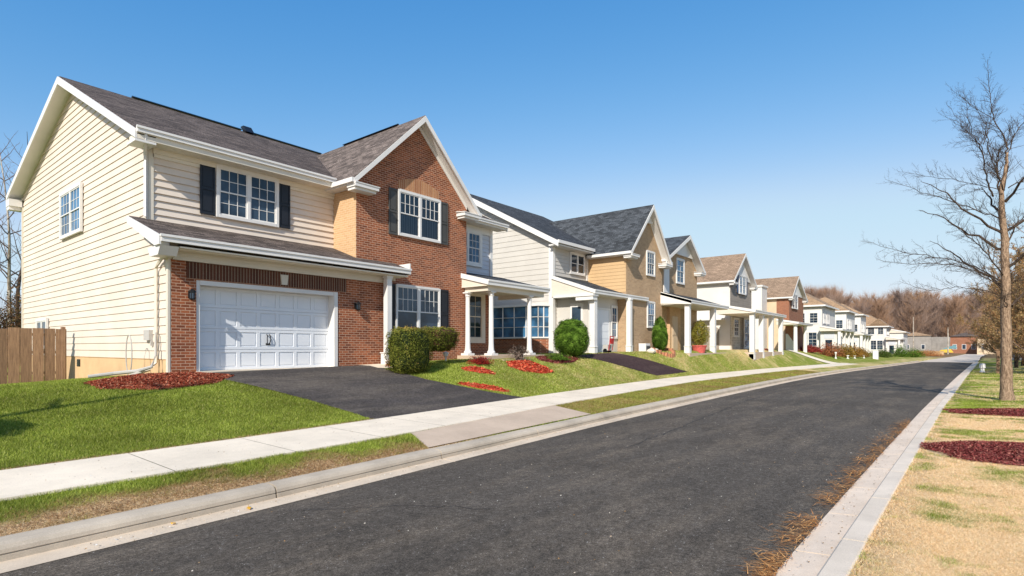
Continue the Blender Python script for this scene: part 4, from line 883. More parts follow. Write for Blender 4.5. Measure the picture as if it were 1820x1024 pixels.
# ------------------------------------------------------------------ grass blades
def inpoly(x, y, poly):
    r = np.zeros(len(x), bool); n = len(poly)
    for i in range(n):
        (x0, y0), (x1, y1) = poly[i], poly[(i+1) % n]
        c = ((y0 > y) != (y1 > y)) & (x < (x1-x0)*(y-y0)/((y1-y0)+1e-12)+x0); r ^= c
    return r
def blades(N, s0, s1, vlo, vhi, dref, pw, seed, h0, hmax=1.):
    rng = np.random.default_rng(seed); s = rng.uniform(s0, s1, N); lo, hi = vlo(s), vhi(s); wid = (hi-lo).max()
    v = lo+rng.random(N)*wid; ok = v < hi
    dep = s*.7809+v*.6247; lat = s*.6247-v*.7809; a = lat/np.maximum(dep, .1)
    ok &= (dep > 1.5) & (np.abs(a) < 1.0); ok &= rng.random(N) < np.clip((dref/dep)**pw, 0, 1)
    s, v, dep = s[ok], v[ok], dep[ok]
    for P in (DR1, DR2, PATH, APR, PAD):
        k = ~inpoly(s, v, P); s, v, dep = s[k], v[k], dep[k]
    for cx, cy, ra, rb_, rot in BEDS:
        dx, dy = s-cx, v-cy; x_ = dx*math.cos(rot)+dy*math.sin(rot); y_ = -dx*math.sin(rot)+dy*math.cos(rot)
        k = (x_/ra)**2+(y_/rb_)**2 > 1; s, v, dep = s[k], v[k], dep[k]
    k = ~((s > 5.8) & (v > 16.0)) & ~((s > 16.6) & (s < 21.2) & (v > 14.6)) & ~((s > 34.1) & (v > 13.1)); s, v, dep = s[k], v[k], dep[k]
    n = len(s); z = Gz(s, v); dry = np.clip(dryf(s, v)+rng.normal(0, .13, n), 0, 1)
    h = h0*rng.uniform(.5, 1.3, n)*(.7+.6*fbm(s, v, 1.7, 5))*(1-.45*dry); w = np.maximum(.0035, .00085*dep)
    ang = rng.random(n)*2*math.pi; lean = rng.uniform(.1, .9, n)+dry*.9; la = rng.random(n)*2*math.pi
    B = np.stack([s, v, z-.005], 1); u = np.stack([np.cos(ang), np.sin(ang), 0*ang], 1)*w[:, None]*.5
    T = B+np.stack([np.cos(la)*h*lean, np.sin(la)*h*lean, h], 1)
    V = np.stack([B-u, B+u, T], 1).reshape(-1, 3)
    g_ = np.array([(.10,.13,.014), (.22,.28,.035), (.50,.55,.13)]); y_ = np.array([(.52,.31,.13), (.95,.66,.36), (1.0,.84,.56)])
    t = rng.random(n)*1.999; i = t.astype(int); f = (t-i)[:, None]; cg = g_[i]*(1-f)+g_[i+1]*f; cy_ = y_[i]*(1-f)+y_[i+1]*f
    br = (v > np.interp(s, TS, TL)) & (v < np.interp(s, TS, T0))
    cy_ = np.where(br[:, None], cy_*np.array([.42, .36, .32]), cy_)
    # two tone lawn: mowing / moisture variation
    pt_ = (.55+.95*fbm(s, v, .8, 8)*(.6+.8*fbm(s, v, 4.5, 18)))[:, None]
    tt = np.clip((dry+rng.normal(0, .12, n)-.2)/.55, 0, 1)[:, None]; c = (cg*pt_)*(1-tt)+cy_*tt
    return V, c
A_ = blades(700000, 2.5, 24, lambda s: -.075*s-.4, lambda s: np.interp(s, TS, TR)-.50, 5.5, 1.5, 1, .035)
B_ = blades(800000, .6, 45, lambda s: np.interp(s, TS, TL)+.60, lambda s: np.interp(s, TS, T0)+.02, 9, 1.5, 2, .05)
C_ = blades(2200000, .4, 44, lambda s: np.interp(s, TS, T1)-.03, lambda s: 16.1+0*s, 9.5, 1.7, 3, .048)
D_ = blades(260000, .4, 6, lambda s: 16+0*s, lambda s: 24.2+0*s, 9.5, 1.6, 4, .05)
E_ = blades(160000, 24, 60, lambda s: -.05*s-3, lambda s: np.interp(s, TS, TR)-.52, 12, 1.6, 5, .05)
V_ = np.vstack([q[0] for q in (A_, B_, C_, D_, E_)]); cc = np.vstack([q[1] for q in (A_, B_, C_, D_, E_)])
print('grass blades', len(cc)); o = bulk('grass', V_, np.arange(len(V_)).reshape(-1, 3), 'grass', np.repeat(cc, 3, 0)); tag(o, 'short lawn grass, green left of the road and straw coloured on the right', 'grass', kind='stuff')
# dry needles along the right gutter
rng = np.random.default_rng(31); n = 2400
cl = [(4.9, .12, .28), (5.3, .15, .3), (6.1, .2, .35), (6.6, .2, .3), (7.9, .18, .4), (8.8, .18, .5), (9.8, .2, .5), (11, .2, .6), (12.2, .22, .7), (13.5, .25, .8), (15, .2, .9), (16.6, .15, .9)]
ci = rng.integers(0, len(cl), n); cs_ = np.array(cl)[ci]; s = cs_[:, 0]+rng.normal(0, 1, n)*cs_[:, 2]*.55; v = np.interp(s, TS, TR)-.04+np.abs(rng.normal(0, 1, n))*cs_[:, 1]*.7
ang = rng.normal(2.0, .7, n); ln = rng.uniform(.04, .17, n); w = .0028+.0002*s; z = .035+rng.random(n)*.045
d = np.stack([np.cos(ang)*ln, np.sin(ang)*ln, rng.normal(0, .02, n)], 1); p = np.stack([s, v, z], 1); u = np.stack([-np.sin(ang), np.cos(ang), 0*ang], 1)*w[:, None]
o = bulk('dry_needles', np.stack([p-u, p+u, p+d], 1).reshape(-1, 3), np.arange(3*n).reshape(n, 3), 'chip', np.repeat(colmix(n, [(.22,.09,.03), (.45,.2,.07), (.62,.36,.15)], rng), 3, 0)); tag(o, 'orange brown dead grass and needles gathered along the right gutter', 'dry needles', kind='stuff')
rng = np.random.default_rng(32); n = 7000; s = rng.uniform(.5, 12, n); e = rng.random(n) < .65
v = np.where(e, np.interp(s, TS, T1)+np.abs(rng.normal(0, .05, n)), np.interp(s, TS, TL)+.62+np.abs(rng.normal(0, .22, n))); z = Gz(s, v)+.01+rng.random(n)*.03
k = ~inpoly(s, v, DR1) & ~inpoly(s, v, APR); s, v, z = s[k], v[k], z[k]; n = len(s)
ang = rng.random(n)*6.28; ln = rng.uniform(.02, .07, n); d = np.stack([np.cos(ang)*ln, np.sin(ang)*ln, rng.normal(.008, .012, n)], 1); p = np.stack([s, v, z], 1); u = np.stack([-np.sin(ang), np.cos(ang), 0*ang], 1)*.004
o = bulk('dead_thatch', np.stack([p-u, p+u, p+d], 1).reshape(-1, 3), np.arange(3*n).reshape(n, 3), 'chip', np.repeat(colmix(n, [(.1,.05,.03), (.26,.15,.08), (.42,.28,.16)], rng), 3, 0)); tag(o, 'brown dead thatch along the sidewalk and left curb edges', 'thatch', kind='stuff')
for (x, y, r_, lab) in ((3.42, 6.84, .3, 'yellow leaf against the left curb, farthest of the three'), (3.2, 6.47, 1.2, 'largest yellow leaf, at the asphalt edge'), (2.45, 6.55, 2.2, 'small yellow leaf in the left gutter, nearest the camera')):
    m = MB(); q = [(0, 0, 0), (.02, .018, .012), (.05, .025, .004), (.08, .0, .016), (.05, -.025, .006), (.02, -.018, .012)]
    sc = 1.25 if 'largest' in lab else .8
    m.add([(x+sc*(a*math.cos(r_)-b*math.sin(r_)), y+sc*(a*math.sin(r_)+b*math.cos(r_)), .018+c) for a, b, c in q], [(0, 1, 2, 3, 4, 5)]); tag(m.build('fallen_leaf', 'yellow'), lab, 'leaf', 'fallen yellow leaves')
def roadz(s_, v_):
    r, l = R(s_), L(s_); c = (r+l)/2; return .03*(1-abs(v_-c)/(l-c))
m = MB(); cr = random.Random(4)
for P in ([(9.5, 4.9), (15, 5.4), (20, 5.9), (27, 6.3), (36, 6.5), (44, 6.2)], [(21, 6.0), (21.6, 4.8), (22.6, 3.9)], [(30, 6.3), (30.5, 5.0), (31.2, 2.5), (30.8, 1.4)], [(3.4, 6.2), (4.6, 5.0), (5.0, 4.1)]):
    pts = []
    for (x0, y0), (x1, y1) in zip(P, P[1:]):
        n = max(3, int(math.hypot(x1-x0, y1-y0)/.18))
        for i in range(n): t = i/n; pts.append((x0+(x1-x0)*t+cr.gauss(0, .03), y0+(y1-y0)*t+cr.gauss(0, .03)))
    for (x0, y0), (x1, y1) in zip(pts, pts[1:]):
        w = cr.uniform(.005, .012)*(1 if x0 > 8 else .5); nx, ny = (y1-y0), -(x1-x0); q = math.hypot(nx, ny)+1e-6; nx, ny = nx/q*w, ny/q*w
        m.quad((x0-nx, y0-ny, roadz(x0, y0)+.004), (x1-nx, y1-ny, roadz(x1, y1)+.004), (x1+nx, y1+ny, roadz(x1, y1)+.004), (x0+nx, y0+ny, roadz(x0, y0)+.004))
tag(m.build('road_crack', 'dark'), kind='structure')
rng = np.random.default_rng(55); n = 4200; s = rng.uniform(1.5, 26, n)**1.0; l, r = np.interp(s, TS, TL), np.interp(s, TS, TR); q = rng.random(n)
v = np.where(q < .35, l-.02+rng.random(n)*.3, np.where(q < .55, r-rng.random(n)*.3, np.where(q < .75, np.interp(s, TS, T0)+rng.random(n)*1.8, r+rng.random(n)*(l-r)))); c_ = (l+r)/2
z = np.where((v > r) & (v < l), .03*(1-np.abs(v-c_)/(l-c_))+.004, np.where(v > l+.4, Gz(s, v)+.068, .03)); ok = (v < np.interp(s, TS, T1)-.05); s, v, z = s[ok], v[ok], z[ok]; n = len(s)
a = rng.random(n)*6.28; sz = rng.uniform(.004, .013, n); P = np.stack([s, v, z], 1); u = np.stack([np.cos(a)*sz, np.sin(a)*sz, 0*a], 1); w = np.stack([-np.sin(a)*sz*.6, np.cos(a)*sz*.6, 0*a], 1); up = np.array([0, 0, 1.])*sz[:, None]*.5
o = bulk('grit', np.stack([P-u, P-w, P+u+up, P+w+up], 1).reshape(-1, 3), np.arange(4*n).reshape(n, 4), 'chip', np.repeat(colmix(n, [(.1,.06,.03), (.35,.2,.08), (.6,.52,.42), (.7,.66,.6)], rng), 4, 0)); tag(o, 'fine grit and leaf crumbs scattered over road, gutters and sidewalk', 'grit', kind='stuff')
# ------------------------------------------------------------------ small things
m = MB(); P = [(5.35+.0*t, 17.4+.22*math.cos(t), 1.72+.52*math.sin(t)) for t in np.linspace(-1.2, 4.4, 22)]; m.tube([(5.35, 17.5, 1.1)]+P+[(5.35, 17.3, 1.1)], .014, 6)
tag(m.build('garden_hoop', 'metal'), 'thin grey metal hoop standing in the grass by the side wall', 'hoop')
r = thing('path_lamp', (15.0, 15.2, gzz(15.0, 15.2)), 'short white path lamp under the brick gable', 'path lamp'); z = gzz(15, 15.2)
m = MB(); m.lathe(15, 15.2, [(.03, z-.05), (.03, z+.2), (.09, z+.22), (.09, z+.3)], 10); m.build('post', 'white', r); m = MB(); m.lathe(15, 15.2, [(.12, z+.3), (.12, z+.33), (.03, z+.38)], 10); m.build('cap', 'white', r)
r = thing('tool_cart', (27.0, 14.9, 1.6), 'red and grey tool cart parked before the grey garage door', 'cart'); 
m = MB(); m.box(26.75, 27.25, 14.8, 15.2, 1.75, 1.8); m.box(26.8, 27.2, 14.85, 15.15, 1.8, 2.05); m.build('tray', 'metal', r)
m = MB(); 
for dx in (-.2, .2): m.tube([(27+dx, 14.8, 1.75), (27+dx, 14.7, 2.5)], .025, 6)
m.tube([(26.8, 14.7, 2.5), (27.2, 14.7, 2.5)], .025, 6); m.box(26.85, 27.15, 14.68, 14.74, 2.1, 2.4); m.build('handle', 'red', r)
for dx in (-.22, .22):
    m = MB(); m.tube([(27+dx-.03, 15.0, 1.72), (27+dx+.03, 15.0, 1.72)], .13, 14); m.build('wheel', 'black', r)
r = thing('condenser_unit', (33.5, 14.6, 1.6), 'white boxed outdoor unit against the tan brick gable', 'outdoor unit')
m = MB(); m.box(30.7, 31.3, 14.5, 14.95, 1.5, 2.15); m.build('casing', 'white', r); m = MB()
for k in range(5): m.box(30.76, 31.24, 14.47, 14.5, 1.65+.08*k, 1.69+.08*k)
m.build('grille', 'black', r)
for k, (x, y, s_) in enumerate(((31.0, 14.3, .2), (30.6, 14.1, .26), (31.35, 14.15, .17))):
    bm = bmesh.new(); bmesh.ops.create_icosphere(bm, subdivisions=2, radius=s_)
    for v in bm.verts: v.co = v.co*(1+.25*math.sin(v.co.x*17+k)*math.cos(v.co.y*13)); v.co.z *= .7
    me = bpy.data.meshes.new('garden_rock'); bm.to_mesh(me); bm.free(); me.materials.append(M['stonew']); o = bpy.data.objects.new('garden_rock', me); o.location = (x, y, gzz(x, y)+s_*.3); C.objects.link(o)
    tag(o, ('middle sized', 'largest', 'smallest')[k]+' of the three pale rocks beside the white outdoor unit', 'rock', 'garden rocks')
for k, (x, y, w, h, lab) in enumerate(((71.5, 11.0, .22, .75, 'white garden urn before the reddish bush'), (77, 10.6, .3, .4, 'white garden ornament between the reddish and the yellow green bush'), (81, 10.4, .3, .35, 'white garden ornament before the yellow green bush'), (86, 10.0, .25, .4, 'white garden ornament before the orange and yellow bush'))):
    z = gzz(x, y); m = MB(); m.lathe(x, y, [(w*.5, z-.1), (w*.5, z+h*.15), (w*.22, z+h*.25), (w*.25, z+h*.6), (w*.55, z+h*.85), (w*.5, z+h)], 12); tag(m.build('garden_ornament', 'white'), lab, 'garden ornament', 'white garden ornaments')
m = MB(); z = gzz(89, 9.0); m.box(88.6, 89.4, 8.7, 9.3, z-.2, z+1.2); m.box(88.55, 89.45, 8.65, 9.35, z+1.2, z+1.27); tag(m.build('white_pillar', 'white', bevel=.02), 'stout white gate pillar beside the far shrub row', 'pillar')
m = MB(); z = gzz(53, -1.1); m.lathe(53.1, -1.15, [(.16, z-.05), (.16, z+.06), (.12, z+.1), (.12, z+.32), (.19, z+.34), (.19, z+.58), (.1, z+.64)], 14); tag(m.build('lawn_bollard', 'white', smooth=False), 'small white bollard on the right verge before the bare trees', 'bollard')
m = MB(); m.box(50.4, 50.6, -2.0, -1.82, 0, 1.75); m.box(50.36, 50.64, -2.04, -1.78, 1.75, 1.81); tag(m.build('gate_post', 'fence'), 'square wooden post on the right verge left of the tree trunk', 'post')
# parked car half hidden behind the big tree on the right
r = thing('parked_car', (86, -5.2, .2), 'dark grey car half hidden behind the bare trees at the right edge', 'car')
m = MB(); pr = [(0, .35), (.05, .8), (.9, .95), (1.5, 1.42), (3.0, 1.45), (3.8, 1.0), (4.3, .9), (4.35, .4)]
m.prism([(84+a, -6.0, .1+b) for a, b in pr], (0, 1.75, 0)); m.build('body', 'carbody', r, bevel=.06)
for a, b in ((.95, -6.02), (.95, -4.4), (3.4, -6.02), (3.4, -4.4)): m = MB(); m.tube([(84+a, b, .42), (84+a, b+.17, .42)], .32, 16); m.build('wheel', 'black', r)
m = MB(); m.prism([(84.90, -6.02, 1.07), (85.55, -6.02, 1.46), (86.95, -6.02, 1.48), (87.60, -6.02, 1.1)], (0, 1.79, 0)); m.build('window', 'glass', r)
# ------------------------------------------------------------------ trees
def limb(m, P, r0, r1, n=6):
    k = len(P); m.tube(P, [r0+(r1-r0)*(i/(k-1))**.8 for i in range(k)], n, cap=False)
def densify(P, k, wob, rng):
    out = []; P = [Vector(p) for p in P]
    for i in range(len(P)-1):
        p0 = P[max(i-1, 0)]; p1 = P[i]; p2 = P[i+1]; p3 = P[min(i+2, len(P)-1)]
        for j in range(k):
            t = j/k; q = .5*((2*p1)+(p2-p0)*t+(2*p0-5*p1+4*p2-p3)*t*t+(3*p1-p0-3*p2+p3)*t**3)
            out.append(q+Vector([rng.gauss(0, wob) for _ in range(3)]))
    return out+[P[-1]]
def sprout(m, P, r0, r1, rng, lvl, step, ln, ang=(35, 65), start=.12, up=.15, sides=(4, 3, 3)):
    """twigs along a polyline, recursively"""
    L_ = [0]
    for a, b in zip(P, P[1:]): L_.append(L_[-1]+(b-a).length)
    s = L_[-1]*start; tot = L_[-1]
    while s < tot:
        i = max(k for k in range(len(L_)-1) if L_[k] <= s); t = (s-L_[i])/(L_[i+1]-L_[i]+1e-9); p = P[i].lerp(P[i+1], t); d = (P[i+1]-P[i]).normalized()
        a = math.radians(rng.uniform(*ang)); q = d.cross(Vector((rng.gauss(0, 1), rng.gauss(0, 1), rng.gauss(0, 1)))).normalized()
        d2 = (d*math.cos(a)+q*math.sin(a)+Vector((0, 0, up))).normalized(); f = 1-.62*s/tot; l = ln*rng.uniform(.5, 1.15)*f
        r = max(.002, min((r0+(r1-r0)*s/tot)*.55, ln*.010)); Q = [p]; dd = d2; ns = 4 if lvl > 0 else 2
        for k in range(ns): dd = (dd+Vector((rng.gauss(0, .13), rng.gauss(0, .13), rng.gauss(0, .1)+up*.25))).normalized(); Q.append(Q[-1]+dd*l/ns)
        limb(m, Q, r, r*.3, sides[min(2, 2-lvl)] if lvl < 3 else 5)
        if lvl > 0: sprout(m, Q, r, r*.3, rng, lvl-1, step*.55 if lvl > 1 else step*.5, l*.45, ang, .15, up, sides)
        s += step*rng.uniform(.6, 1.4)
fx, fy, rx_, ry_ = .7809, .6247, .6247, -.7809
def big_tree():
    bx_, by_ = 25.0, -1.18; SC = .0188; zb = gzz(bx_, by_)
    r = thing('bare_tree', (bx_, by_, zb), 'big leafless tree with grey brown trunk in the foreground on the right verge', 'tree')
    def w(px, py, d=0):
        u = (px-1790)*SC; return Vector((bx_+rx_*u+fx*d, by_+ry_*u+fy*d, zb+(712-py)*SC))
    rng = random.Random(5)
    T = MB(); tp = densify([w(1790, 722), w(1789, 690), w(1788, 600), w(1787, 500), w(1785, 428), w(1779, 350), w(1786, 305), w(1790, 272)], 5, .006, rng)
    n = len(tp); rad = [.30-.02*0 if False else .0 for _ in tp]
    rad = [ip(p.z-zb, [(-.2, .26), (.05, .21), (.35, .165), (2, .145), (4, .125), (5.5, .10), (6.9, .066), (7.7, .048), (8.4, .034)]) for p in tp]
    # slightly irregular trunk
    T.tube(tp, rad, 14)
    T.v = [tuple(Vector(v)+Vector((rng.gauss(0, .006), rng.gauss(0, .006), 0))) for v in T.v]
    T.build('trunk', 'bark', r, smooth=True)
    z = lambda x, y: (1540+x*.3906, 100+y*.3906)
    LB = [([(612,640),(636,520),(640,440),(632,390),(580,290),(560,180),(549,15)], .085, 0, 0), ([(612,630),(560,560),(505,440),(430,380),(350,205)], .06, .3, -.8), ([(505,440),(440,385),(370,360),(262,325)], .028, -.2, -.9),
        ([(605,620),(540,545),(470,440),(410,350),(285,275)], .045, -.2, -1.4), ([(612,740),(500,690),(400,635),(290,580),(175,520)], .042, 0, 1.), ([(595,605),(500,555),(400,510),(295,460)], .026, 0, 1.6),
        ([(636,1010),(560,950),(450,860),(330,800),(215,710)], .06, 0, -1.), ([(632,1040),(560,985),(480,940),(350,900),(200,870),(60,810)], .05, 0, .9), ([(634,1080),(560,1020),(450,970),(300,950),(130,950),(10,937)], .045, 0, -.4),
        ([(615,800),(570,720),(545,680),(500,630)], .025, 0, -.8), ([(580,290),(520,220),(435,120)], .022, 0, .5), ([(505,410),(490,340),(430,190)], .02, -.2, .6), ([(505,410),(550,360),(590,300),(640,215),(717,120)], .03, -.2, .9),
        ([(612,640),(614,540),(640,440),(665,400),(720,360),(790,250)], .06, 0, 1.), ([(640,600),(700,565),(780,520)], .04, 0, -1.2), ([(645,850),(700,760),(790,690),(880,560)], .06, 0, .6), ([(650,960),(720,880),(820,800),(900,740)], .06, 0, -1.3),
        ([(655,1140),(720,1080),(820,1000),(950,900)], .09, 0, .3), ([(640,1060),(760,1010),(900,960)], .05, 0, 2.), ([(640,460),(665,350),(717,250),(730,120)], .04, 0, -.7), ([(640,1100),(560,1060),(480,1040),(400,1050),(300,1000)], .032, 0, 1.6), ([(645,1180),(600,1120),(540,1110),(440,1130),(330,1080)], .035, 0, -1.3)]
    Cw = MB()
    for P, r0, d0, d1 in LB:
        k = len(P); Q = densify([w(*z(*p), d0+(d1-d0)*(i/(k-1))**1.2) for i, p in enumerate(P)], 5, .018, rng)
        limb(Cw, Q, r0*.52, .0035, 6); sprout(Cw, Q, r0*.52, .0035, rng, 2, .095, .95, (30, 60), .1, .12)
    for az_, zz, ln in ((50, 3.8, 3.4), (80, 5.0, 3), (-120, 4.4, 3.6), (-95, 5.6, 3), (20, 6.2, 2.4), (-150, 6.6, 2.6), (120, 5.5, 3.2)):
        a = math.radians(az_); p = w(1786, 712-zz/SC); d = Vector((math.cos(a), math.sin(a), .75)).normalized(); Q = densify([p, p+d*ln*.4, p+d*ln*.7+Vector((0, 0, .1)), p+d*ln], 4, .03, rng); limb(Cw, Q, .05, .006, 6); sprout(Cw, Q, .05, .006, rng, 2, .22, .8)
    Cw.build('crown', 'barkd', r, smooth=False)
big_tree()
def gen_tree(seed, h, spread, lean=.1, clear=.25, nlimb=16, tw=.5, trunk_r=.16, step=.3, lv=2):
    rng = random.Random(seed); T = MB(); Cw = MB()
    P = densify([(0, 0, -.3), (rng.gauss(0, lean), rng.gauss(0, lean), h*.3), (rng.gauss(0, lean*2), rng.gauss(0, lean*2), h*.6), (rng.gauss(0, lean*3), rng.gauss(0, lean*3), h)], 5, .01, rng)
    T.tube(P, [trunk_r*(1-.93*i/(len(P)-1)) for i in range(len(P))], 8)
    for k in range(nlimb):
        t = clear+(1-clear)*(k+.5)/nlimb*.95; i = int(t*(len(P)-1)); p = P[i]; a = rng.uniform(0, 6.28)+k*2.4; l = spread*(1-.55*t)*rng.uniform(.7, 1.2); el = rng.uniform(.35, .9)
        d = Vector((math.cos(a)*math.cos(el), math.sin(a)*math.cos(el), math.sin(el))); Q = densify([p, p+d*l*.5, p+d*l+Vector((0, 0, l*.15))], 4, .03, rng); r0 = trunk_r*.45*(1-.6*t)
        limb(Cw, Q, r0, r0*.12, 5); sprout(Cw, Q, r0, r0*.12, rng, lv, step, l*tw, (25, 60), .15, .2)
    return T, Cw
def plant_tree(TC, x, y, label, name, group, tm='barkd', cm='barkd', leafcol=None, nleaf=0, seed=0, rot=0., sc=1.):
    r = thing(name, (x, y, gzz(x, y)), label, 'tree', group); r.rotation_euler = (0, 0, rot); r.scale = (sc, sc, sc)
    for nm, mb, mt in (('trunk', TC[0], tm), ('crown', TC[1], cm)):
        key = (id(mb), mt)
        if key in MESHES: o = bpy.data.objects.new(nm, MESHES[key]); C.objects.link(o)
        else: o = mb.build(nm, mt); MESHES[key] = o.data
        o.parent = r
    if nleaf:
        key = (id(TC[1]), 'leaf', tuple(leafcol[0]))
        if key not in MESHES:
            rg = np.random.default_rng(seed); vv = np.array(TC[1].v); P = vv[rg.integers(0, len(vv), nleaf)]+rg.normal(0, .05, (nleaf, 3)); V, F_, col = leaves(P, P*0+[0, 0, 1.], .045, colmix(nleaf, leafcol, rg), rg, .2)
            o = bulk('dead_leaves', V, F_, 'leaf', col); MESHES[key] = o.data
        else: o = bpy.data.objects.new('dead_leaves', MESHES[key]); C.objects.link(o)
        o.parent = r
    return r
MESHES = {}
twigo = paint('orange_twigs', (.30, .15, .075), .95, .3, 20, .2, 4); M['twigo'] = twigo
twigp = paint('purple_brown_twigs', (.17, .115, .09), .95, .3, 20, .2, 4); M['twigp'] = twigp
V1 = [gen_tree(60+k, 9.5, 4.6, .15, .08, 24, .5, .17, .36) for k in range(3)]
LO = [(.28,.14,.06), (.42,.24,.11), (.30,.22,.09), (.5,.36,.2)]
for k, (x, y, sc, rot, lab) in enumerate([(48, -4.6, .95, 1., 'rusty tangled tree just behind the big tree trunk, at the right edge'), (57, -3.8, 1.08, 2.2, 'rusty bare tree right of the white bollard'), (64, -3.6, .95, .4, 'low orange brown tree overhanging the right verge'),
        (70, -4.4, 1.15, 3.3, 'orange brown bare tree left of the big trunk'), (77, -3.6, 1.1, 4.4, 'spreading rusty tree near the end of the right verge'), (92, -4.4, 1.05, 5.1, 'rusty tree at the far end of the right verge'),
        (104, -4.8, .95, .9, 'slim bare tree by the road end'), (67, -7, 1.15, 2.9, 'tall rusty tree deep behind the right verge'), (86, -7.5, 1.2, 1.7, 'tall bare tree behind the rusty roadside trees'), (122, -6.5, 1.1, 3.9, 'bare tree in front of the orange brick building'),
        (49, -4.4, .7, 5.5, 'low twiggy tree hard against the right of the wooden post'), (54, -6.4, 1.1, .2, 'tall rusty tree right of the big trunk, behind the car'), (74, -7.8, 1.15, 2.5, 'tall tree behind the end of the right verge'), (97, -8.5, 1.2, 3., 'bare tree far behind the bollard'),
        (140, -6.8, 1.2, 1., 'bare tree farthest along the right verge'), (158, -6.0, 1.2, 2.2, 'rusty tree standing before the last brick building'), (112, -9.5, 1.3, 4.1, 'tall bare tree set back beyond the right verge')]):
    plant_tree(V1[k % 3], x, y, lab, 'rusty_tree', 'rusty bare trees on the right', 'barkd', 'twigo' if k % 2 else 'twigp', LO, 24000, k, rot, sc)
V2 = [gen_tree(80+k, 16, 5.0, .25, .3, 16, .45, .16, .55) for k in range(2)]
for k, (x, y, sc, rot, tm, lab) in enumerate([(8.5, 50.0, .95, 0., 'birch', 'pale trunked bare tree over the left fence, nearest the house'), (6.6, 47.5, 1., 1.5, 'birch', 'pale trunked bare tree over the fence, at the left edge of the photo'), (9.9, 55.5, 1.05, 2.7, 'barkd', 'dark bare tree behind the fence close to the cream wall'),
        (7.6, 58., 1.1, 4., 'barkd', 'dark bare tree behind the two pale trunks'), (4.6, 50.5, 1., 5., 'barkd', 'bare tree leaning in from beyond the left photo edge'), (12.5, 66, 1.1, 3., 'barkd', 'farthest bare tree seen left of the cream house')]):
    plant_tree(V2[k % 2], x, y, lab, 'bare_tree', 'bare trees behind the left fence', tm, 'twigp', None, 0, k, rot, sc)
for k, (x, y) in enumerate(((7.2, 42), (8.8, 46), (6.0, 40), (9.8, 50), (5.2, 44), (11, 58))):
    scrub('wild_bush', (x, y, gzz(x, y)), ('brown thicket', 'rusty thicket', 'low olive thicket', 'tall brown thicket', 'dark thicket', 'distant thicket')[k]+' behind the left fence', 'bush', 1.6, 4.2, 5000, [(.09,.05,.03), (.2,.1,.05), (.16,.13,.04)], 70+k, 'thickets behind the fence', size=.06, tw=50)
r = plant_tree(gen_tree(99, 9.5, 1.8, .05, .72, 6, .4, .25, .6, 1), -5.2, 10.2, 'slim bare street tree whose shadow crosses the left lawn', 'bare_tree', None)
shrub('round_bush', (.1, 11.7, gzz(.1, 11.7)), 'round bush beyond the left edge whose shadow touches the lawn', 'bush', ell(.8, .8, .85, .8, 2.2, .1), 6000, .04, G1, core_g, 15)
# far-off wood: one mass
rng = np.random.default_rng(77)
def twig_cloud(seed, n):
    g_ = np.random.default_rng(seed); tr = []
    # trunk + limbs + fine twigs, all tapering blades in random planes
    def add(p, d, l, w):
        u = np.cross(d, g_.normal(size=3)); u /= np.linalg.norm(u)+1e-9; tr.append([p-u*w, p+u*w, p+d*l])
    for k in range(3): add(np.zeros(3), np.array([g_.normal(0, .03), g_.normal(0, .03), 1.]), 1., .011)
    ends = []
    for k in range(44):
        t = g_.uniform(.12, .9); a = g_.uniform(0, 6.28); el = g_.uniform(.5, 1.15); d = np.array([math.cos(a)*math.cos(el), math.sin(a)*math.cos(el), math.sin(el)]); l = .40*(1.15-t*.75); add(np.array([0, 0, t]), d, l, .0028); ends.append((np.array([0, 0, t]), d, l))
    for k in range(n):
        p, d, l = ends[g_.integers(0, len(ends))]; t = g_.uniform(.15, 1); q = p+d*l*t; dd = d*.6+g_.normal(0, .4, 3)+[0, 0, .7]; dd /= np.linalg.norm(dd); add(q, dd, g_.uniform(.05, .2), .0011)
    return np.array(tr)
VR = [twig_cloud(k, 3600) for k in range(5)]; VS = []; CS = []
PAL = np.array([(.30,.19,.125), (.36,.20,.11), (.27,.20,.165), (.38,.22,.11), (.29,.20,.155), (.22,.175,.165)])
nt_ = 270
for k in range(nt_):
    a = rng.uniform(.30, 1.06); dep = rng.uniform(200, 285) if a < .84 else rng.uniform(228, 300)
    if k > 215: dep = rng.uniform(185, 215); a = rng.uniform(.45, .66)
    x, y = dep*(fx+rx_*a), dep*(fy+ry_*a); hgt = (17+4*vnoise(a*10, 0., 1.3, 3)+rng.normal(0, 1.7))*dep/215*(1.0+.18*(a > .95)); t = rng.uniform(0, 6.28); c_, s_ = math.cos(t), math.sin(t)
    q = VR[k % 5]*np.array([hgt*1.05, hgt*1.05, hgt]); q = np.stack([q[..., 0]*c_-q[..., 1]*s_, q[..., 0]*s_+q[..., 1]*c_, q[..., 2]], -1)+[x, y, .2]
    VS.append(q.reshape(-1, 3)); CS.append(np.repeat((PAL[rng.integers(0, 6)]*.6+PAL[rng.integers(0, 6, len(q))]*.4)*rng.uniform(.65, 1.4, (len(q), 1)), 3, 0))
V_ = np.vstack(VS); cc = np.vstack(CS)
o = bulk('far_wood', V_, np.arange(len(V_)).reshape(-1, 3), 'twig', cc); tag(o, 'leafless brown and rust wood closing the end of the street', 'wood', kind='stuff')
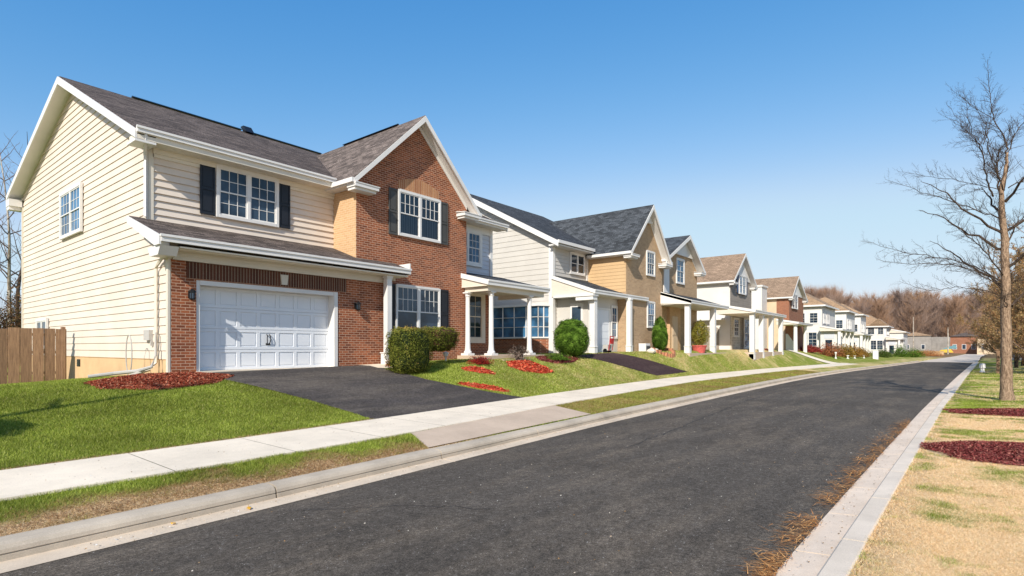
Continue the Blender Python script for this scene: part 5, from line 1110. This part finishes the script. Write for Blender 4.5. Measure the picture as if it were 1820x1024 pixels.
# ------------------------------------------------------------------ camera, sky, sun
cam = bpy.data.cameras.new('camera'); co = bpy.data.objects.new('camera', cam); C.objects.link(co)
co.location = (0, 0, CAMZ); co.rotation_euler = (math.pi/2, 0, -math.atan2(.7809, .6247)); cam.sensor_width = 36; cam.lens = 36*1000/1820; cam.shift_y = 106/1820; cam.clip_end = 3000; cam.clip_start = .05
bpy.context.scene.camera = co
SUN_EL, SUN_AZ = math.radians(35), math.radians(20.5)
d = Vector((math.cos(SUN_AZ)*math.cos(SUN_EL), math.sin(SUN_AZ)*math.cos(SUN_EL), -math.sin(SUN_EL)))
sl = bpy.data.lights.new('sun', 'SUN'); sl.energy = 4.5; sl.angle = math.radians(.5); sl.color = (1, .94, .84); so_ = bpy.data.objects.new('sun', sl); so_.rotation_euler = d.to_track_quat('-Z', 'Y').to_euler(); so_.location = (-20, -10, 30); C.objects.link(so_)
w = bpy.data.worlds.new('World'); bpy.context.scene.world = w; w.use_nodes = True; nt = w.node_tree; bg = nt.nodes['Background']
sk = nd(nt, 'ShaderNodeTexSky', sky_type='NISHITA'); sk.sun_disc = False; sk.sun_elevation = SUN_EL; sk.sun_rotation = math.atan2(-d.x, -d.y); sk.altitude = 0; sk.air_density = 1.0; sk.dust_density = .4; sk.ozone_density = 3.0
EXPO = .35; K = .15*2**EXPO
se = nd(nt, 'ShaderNodeSeparateColor'); nt.links.new(sk.outputs[0], se.inputs[0]); cb = nd(nt, 'ShaderNodeCombineColor')
sr, sg, sb = [mth(nt, 'MULTIPLY', se.outputs[i], K) for i in range(3)]
r2 = mth(nt, 'SMOOTH_MIN', mth(nt, 'MULTIPLY', mth(nt, 'POWER', sr, 1.95), 2.38), mth(nt, 'ADD', mth(nt, 'MULTIPLY', sr, .35), .37), .15)
g1 = mth(nt, 'MULTIPLY', mth(nt, 'POWER', sg, .95), .91); g2 = mth(nt, 'SMOOTH_MIN', g1, mth(nt, 'ADD', mth(nt, 'MULTIPLY', g1, .15), .65), .12)
b1 = mth(nt, 'MULTIPLY', mth(nt, 'POWER', sb, .5), .895); b2 = mth(nt, 'SMOOTH_MIN', b1, mth(nt, 'ADD', mth(nt, 'MULTIPLY', b1, .1), .83), .08)
for i, q in enumerate((r2, g2, b2)): nt.links.new(mth(nt, 'DIVIDE', q, K), cb.inputs[i])
nt.links.new(cb.outputs[0], bg.inputs[0]); bg.inputs[1].default_value = .15
sc = bpy.context.scene; sc.view_settings.view_transform = 'Standard'; sc.view_settings.look = 'None'; sc.view_settings.exposure = .35; sc.view_settings.gamma = 1
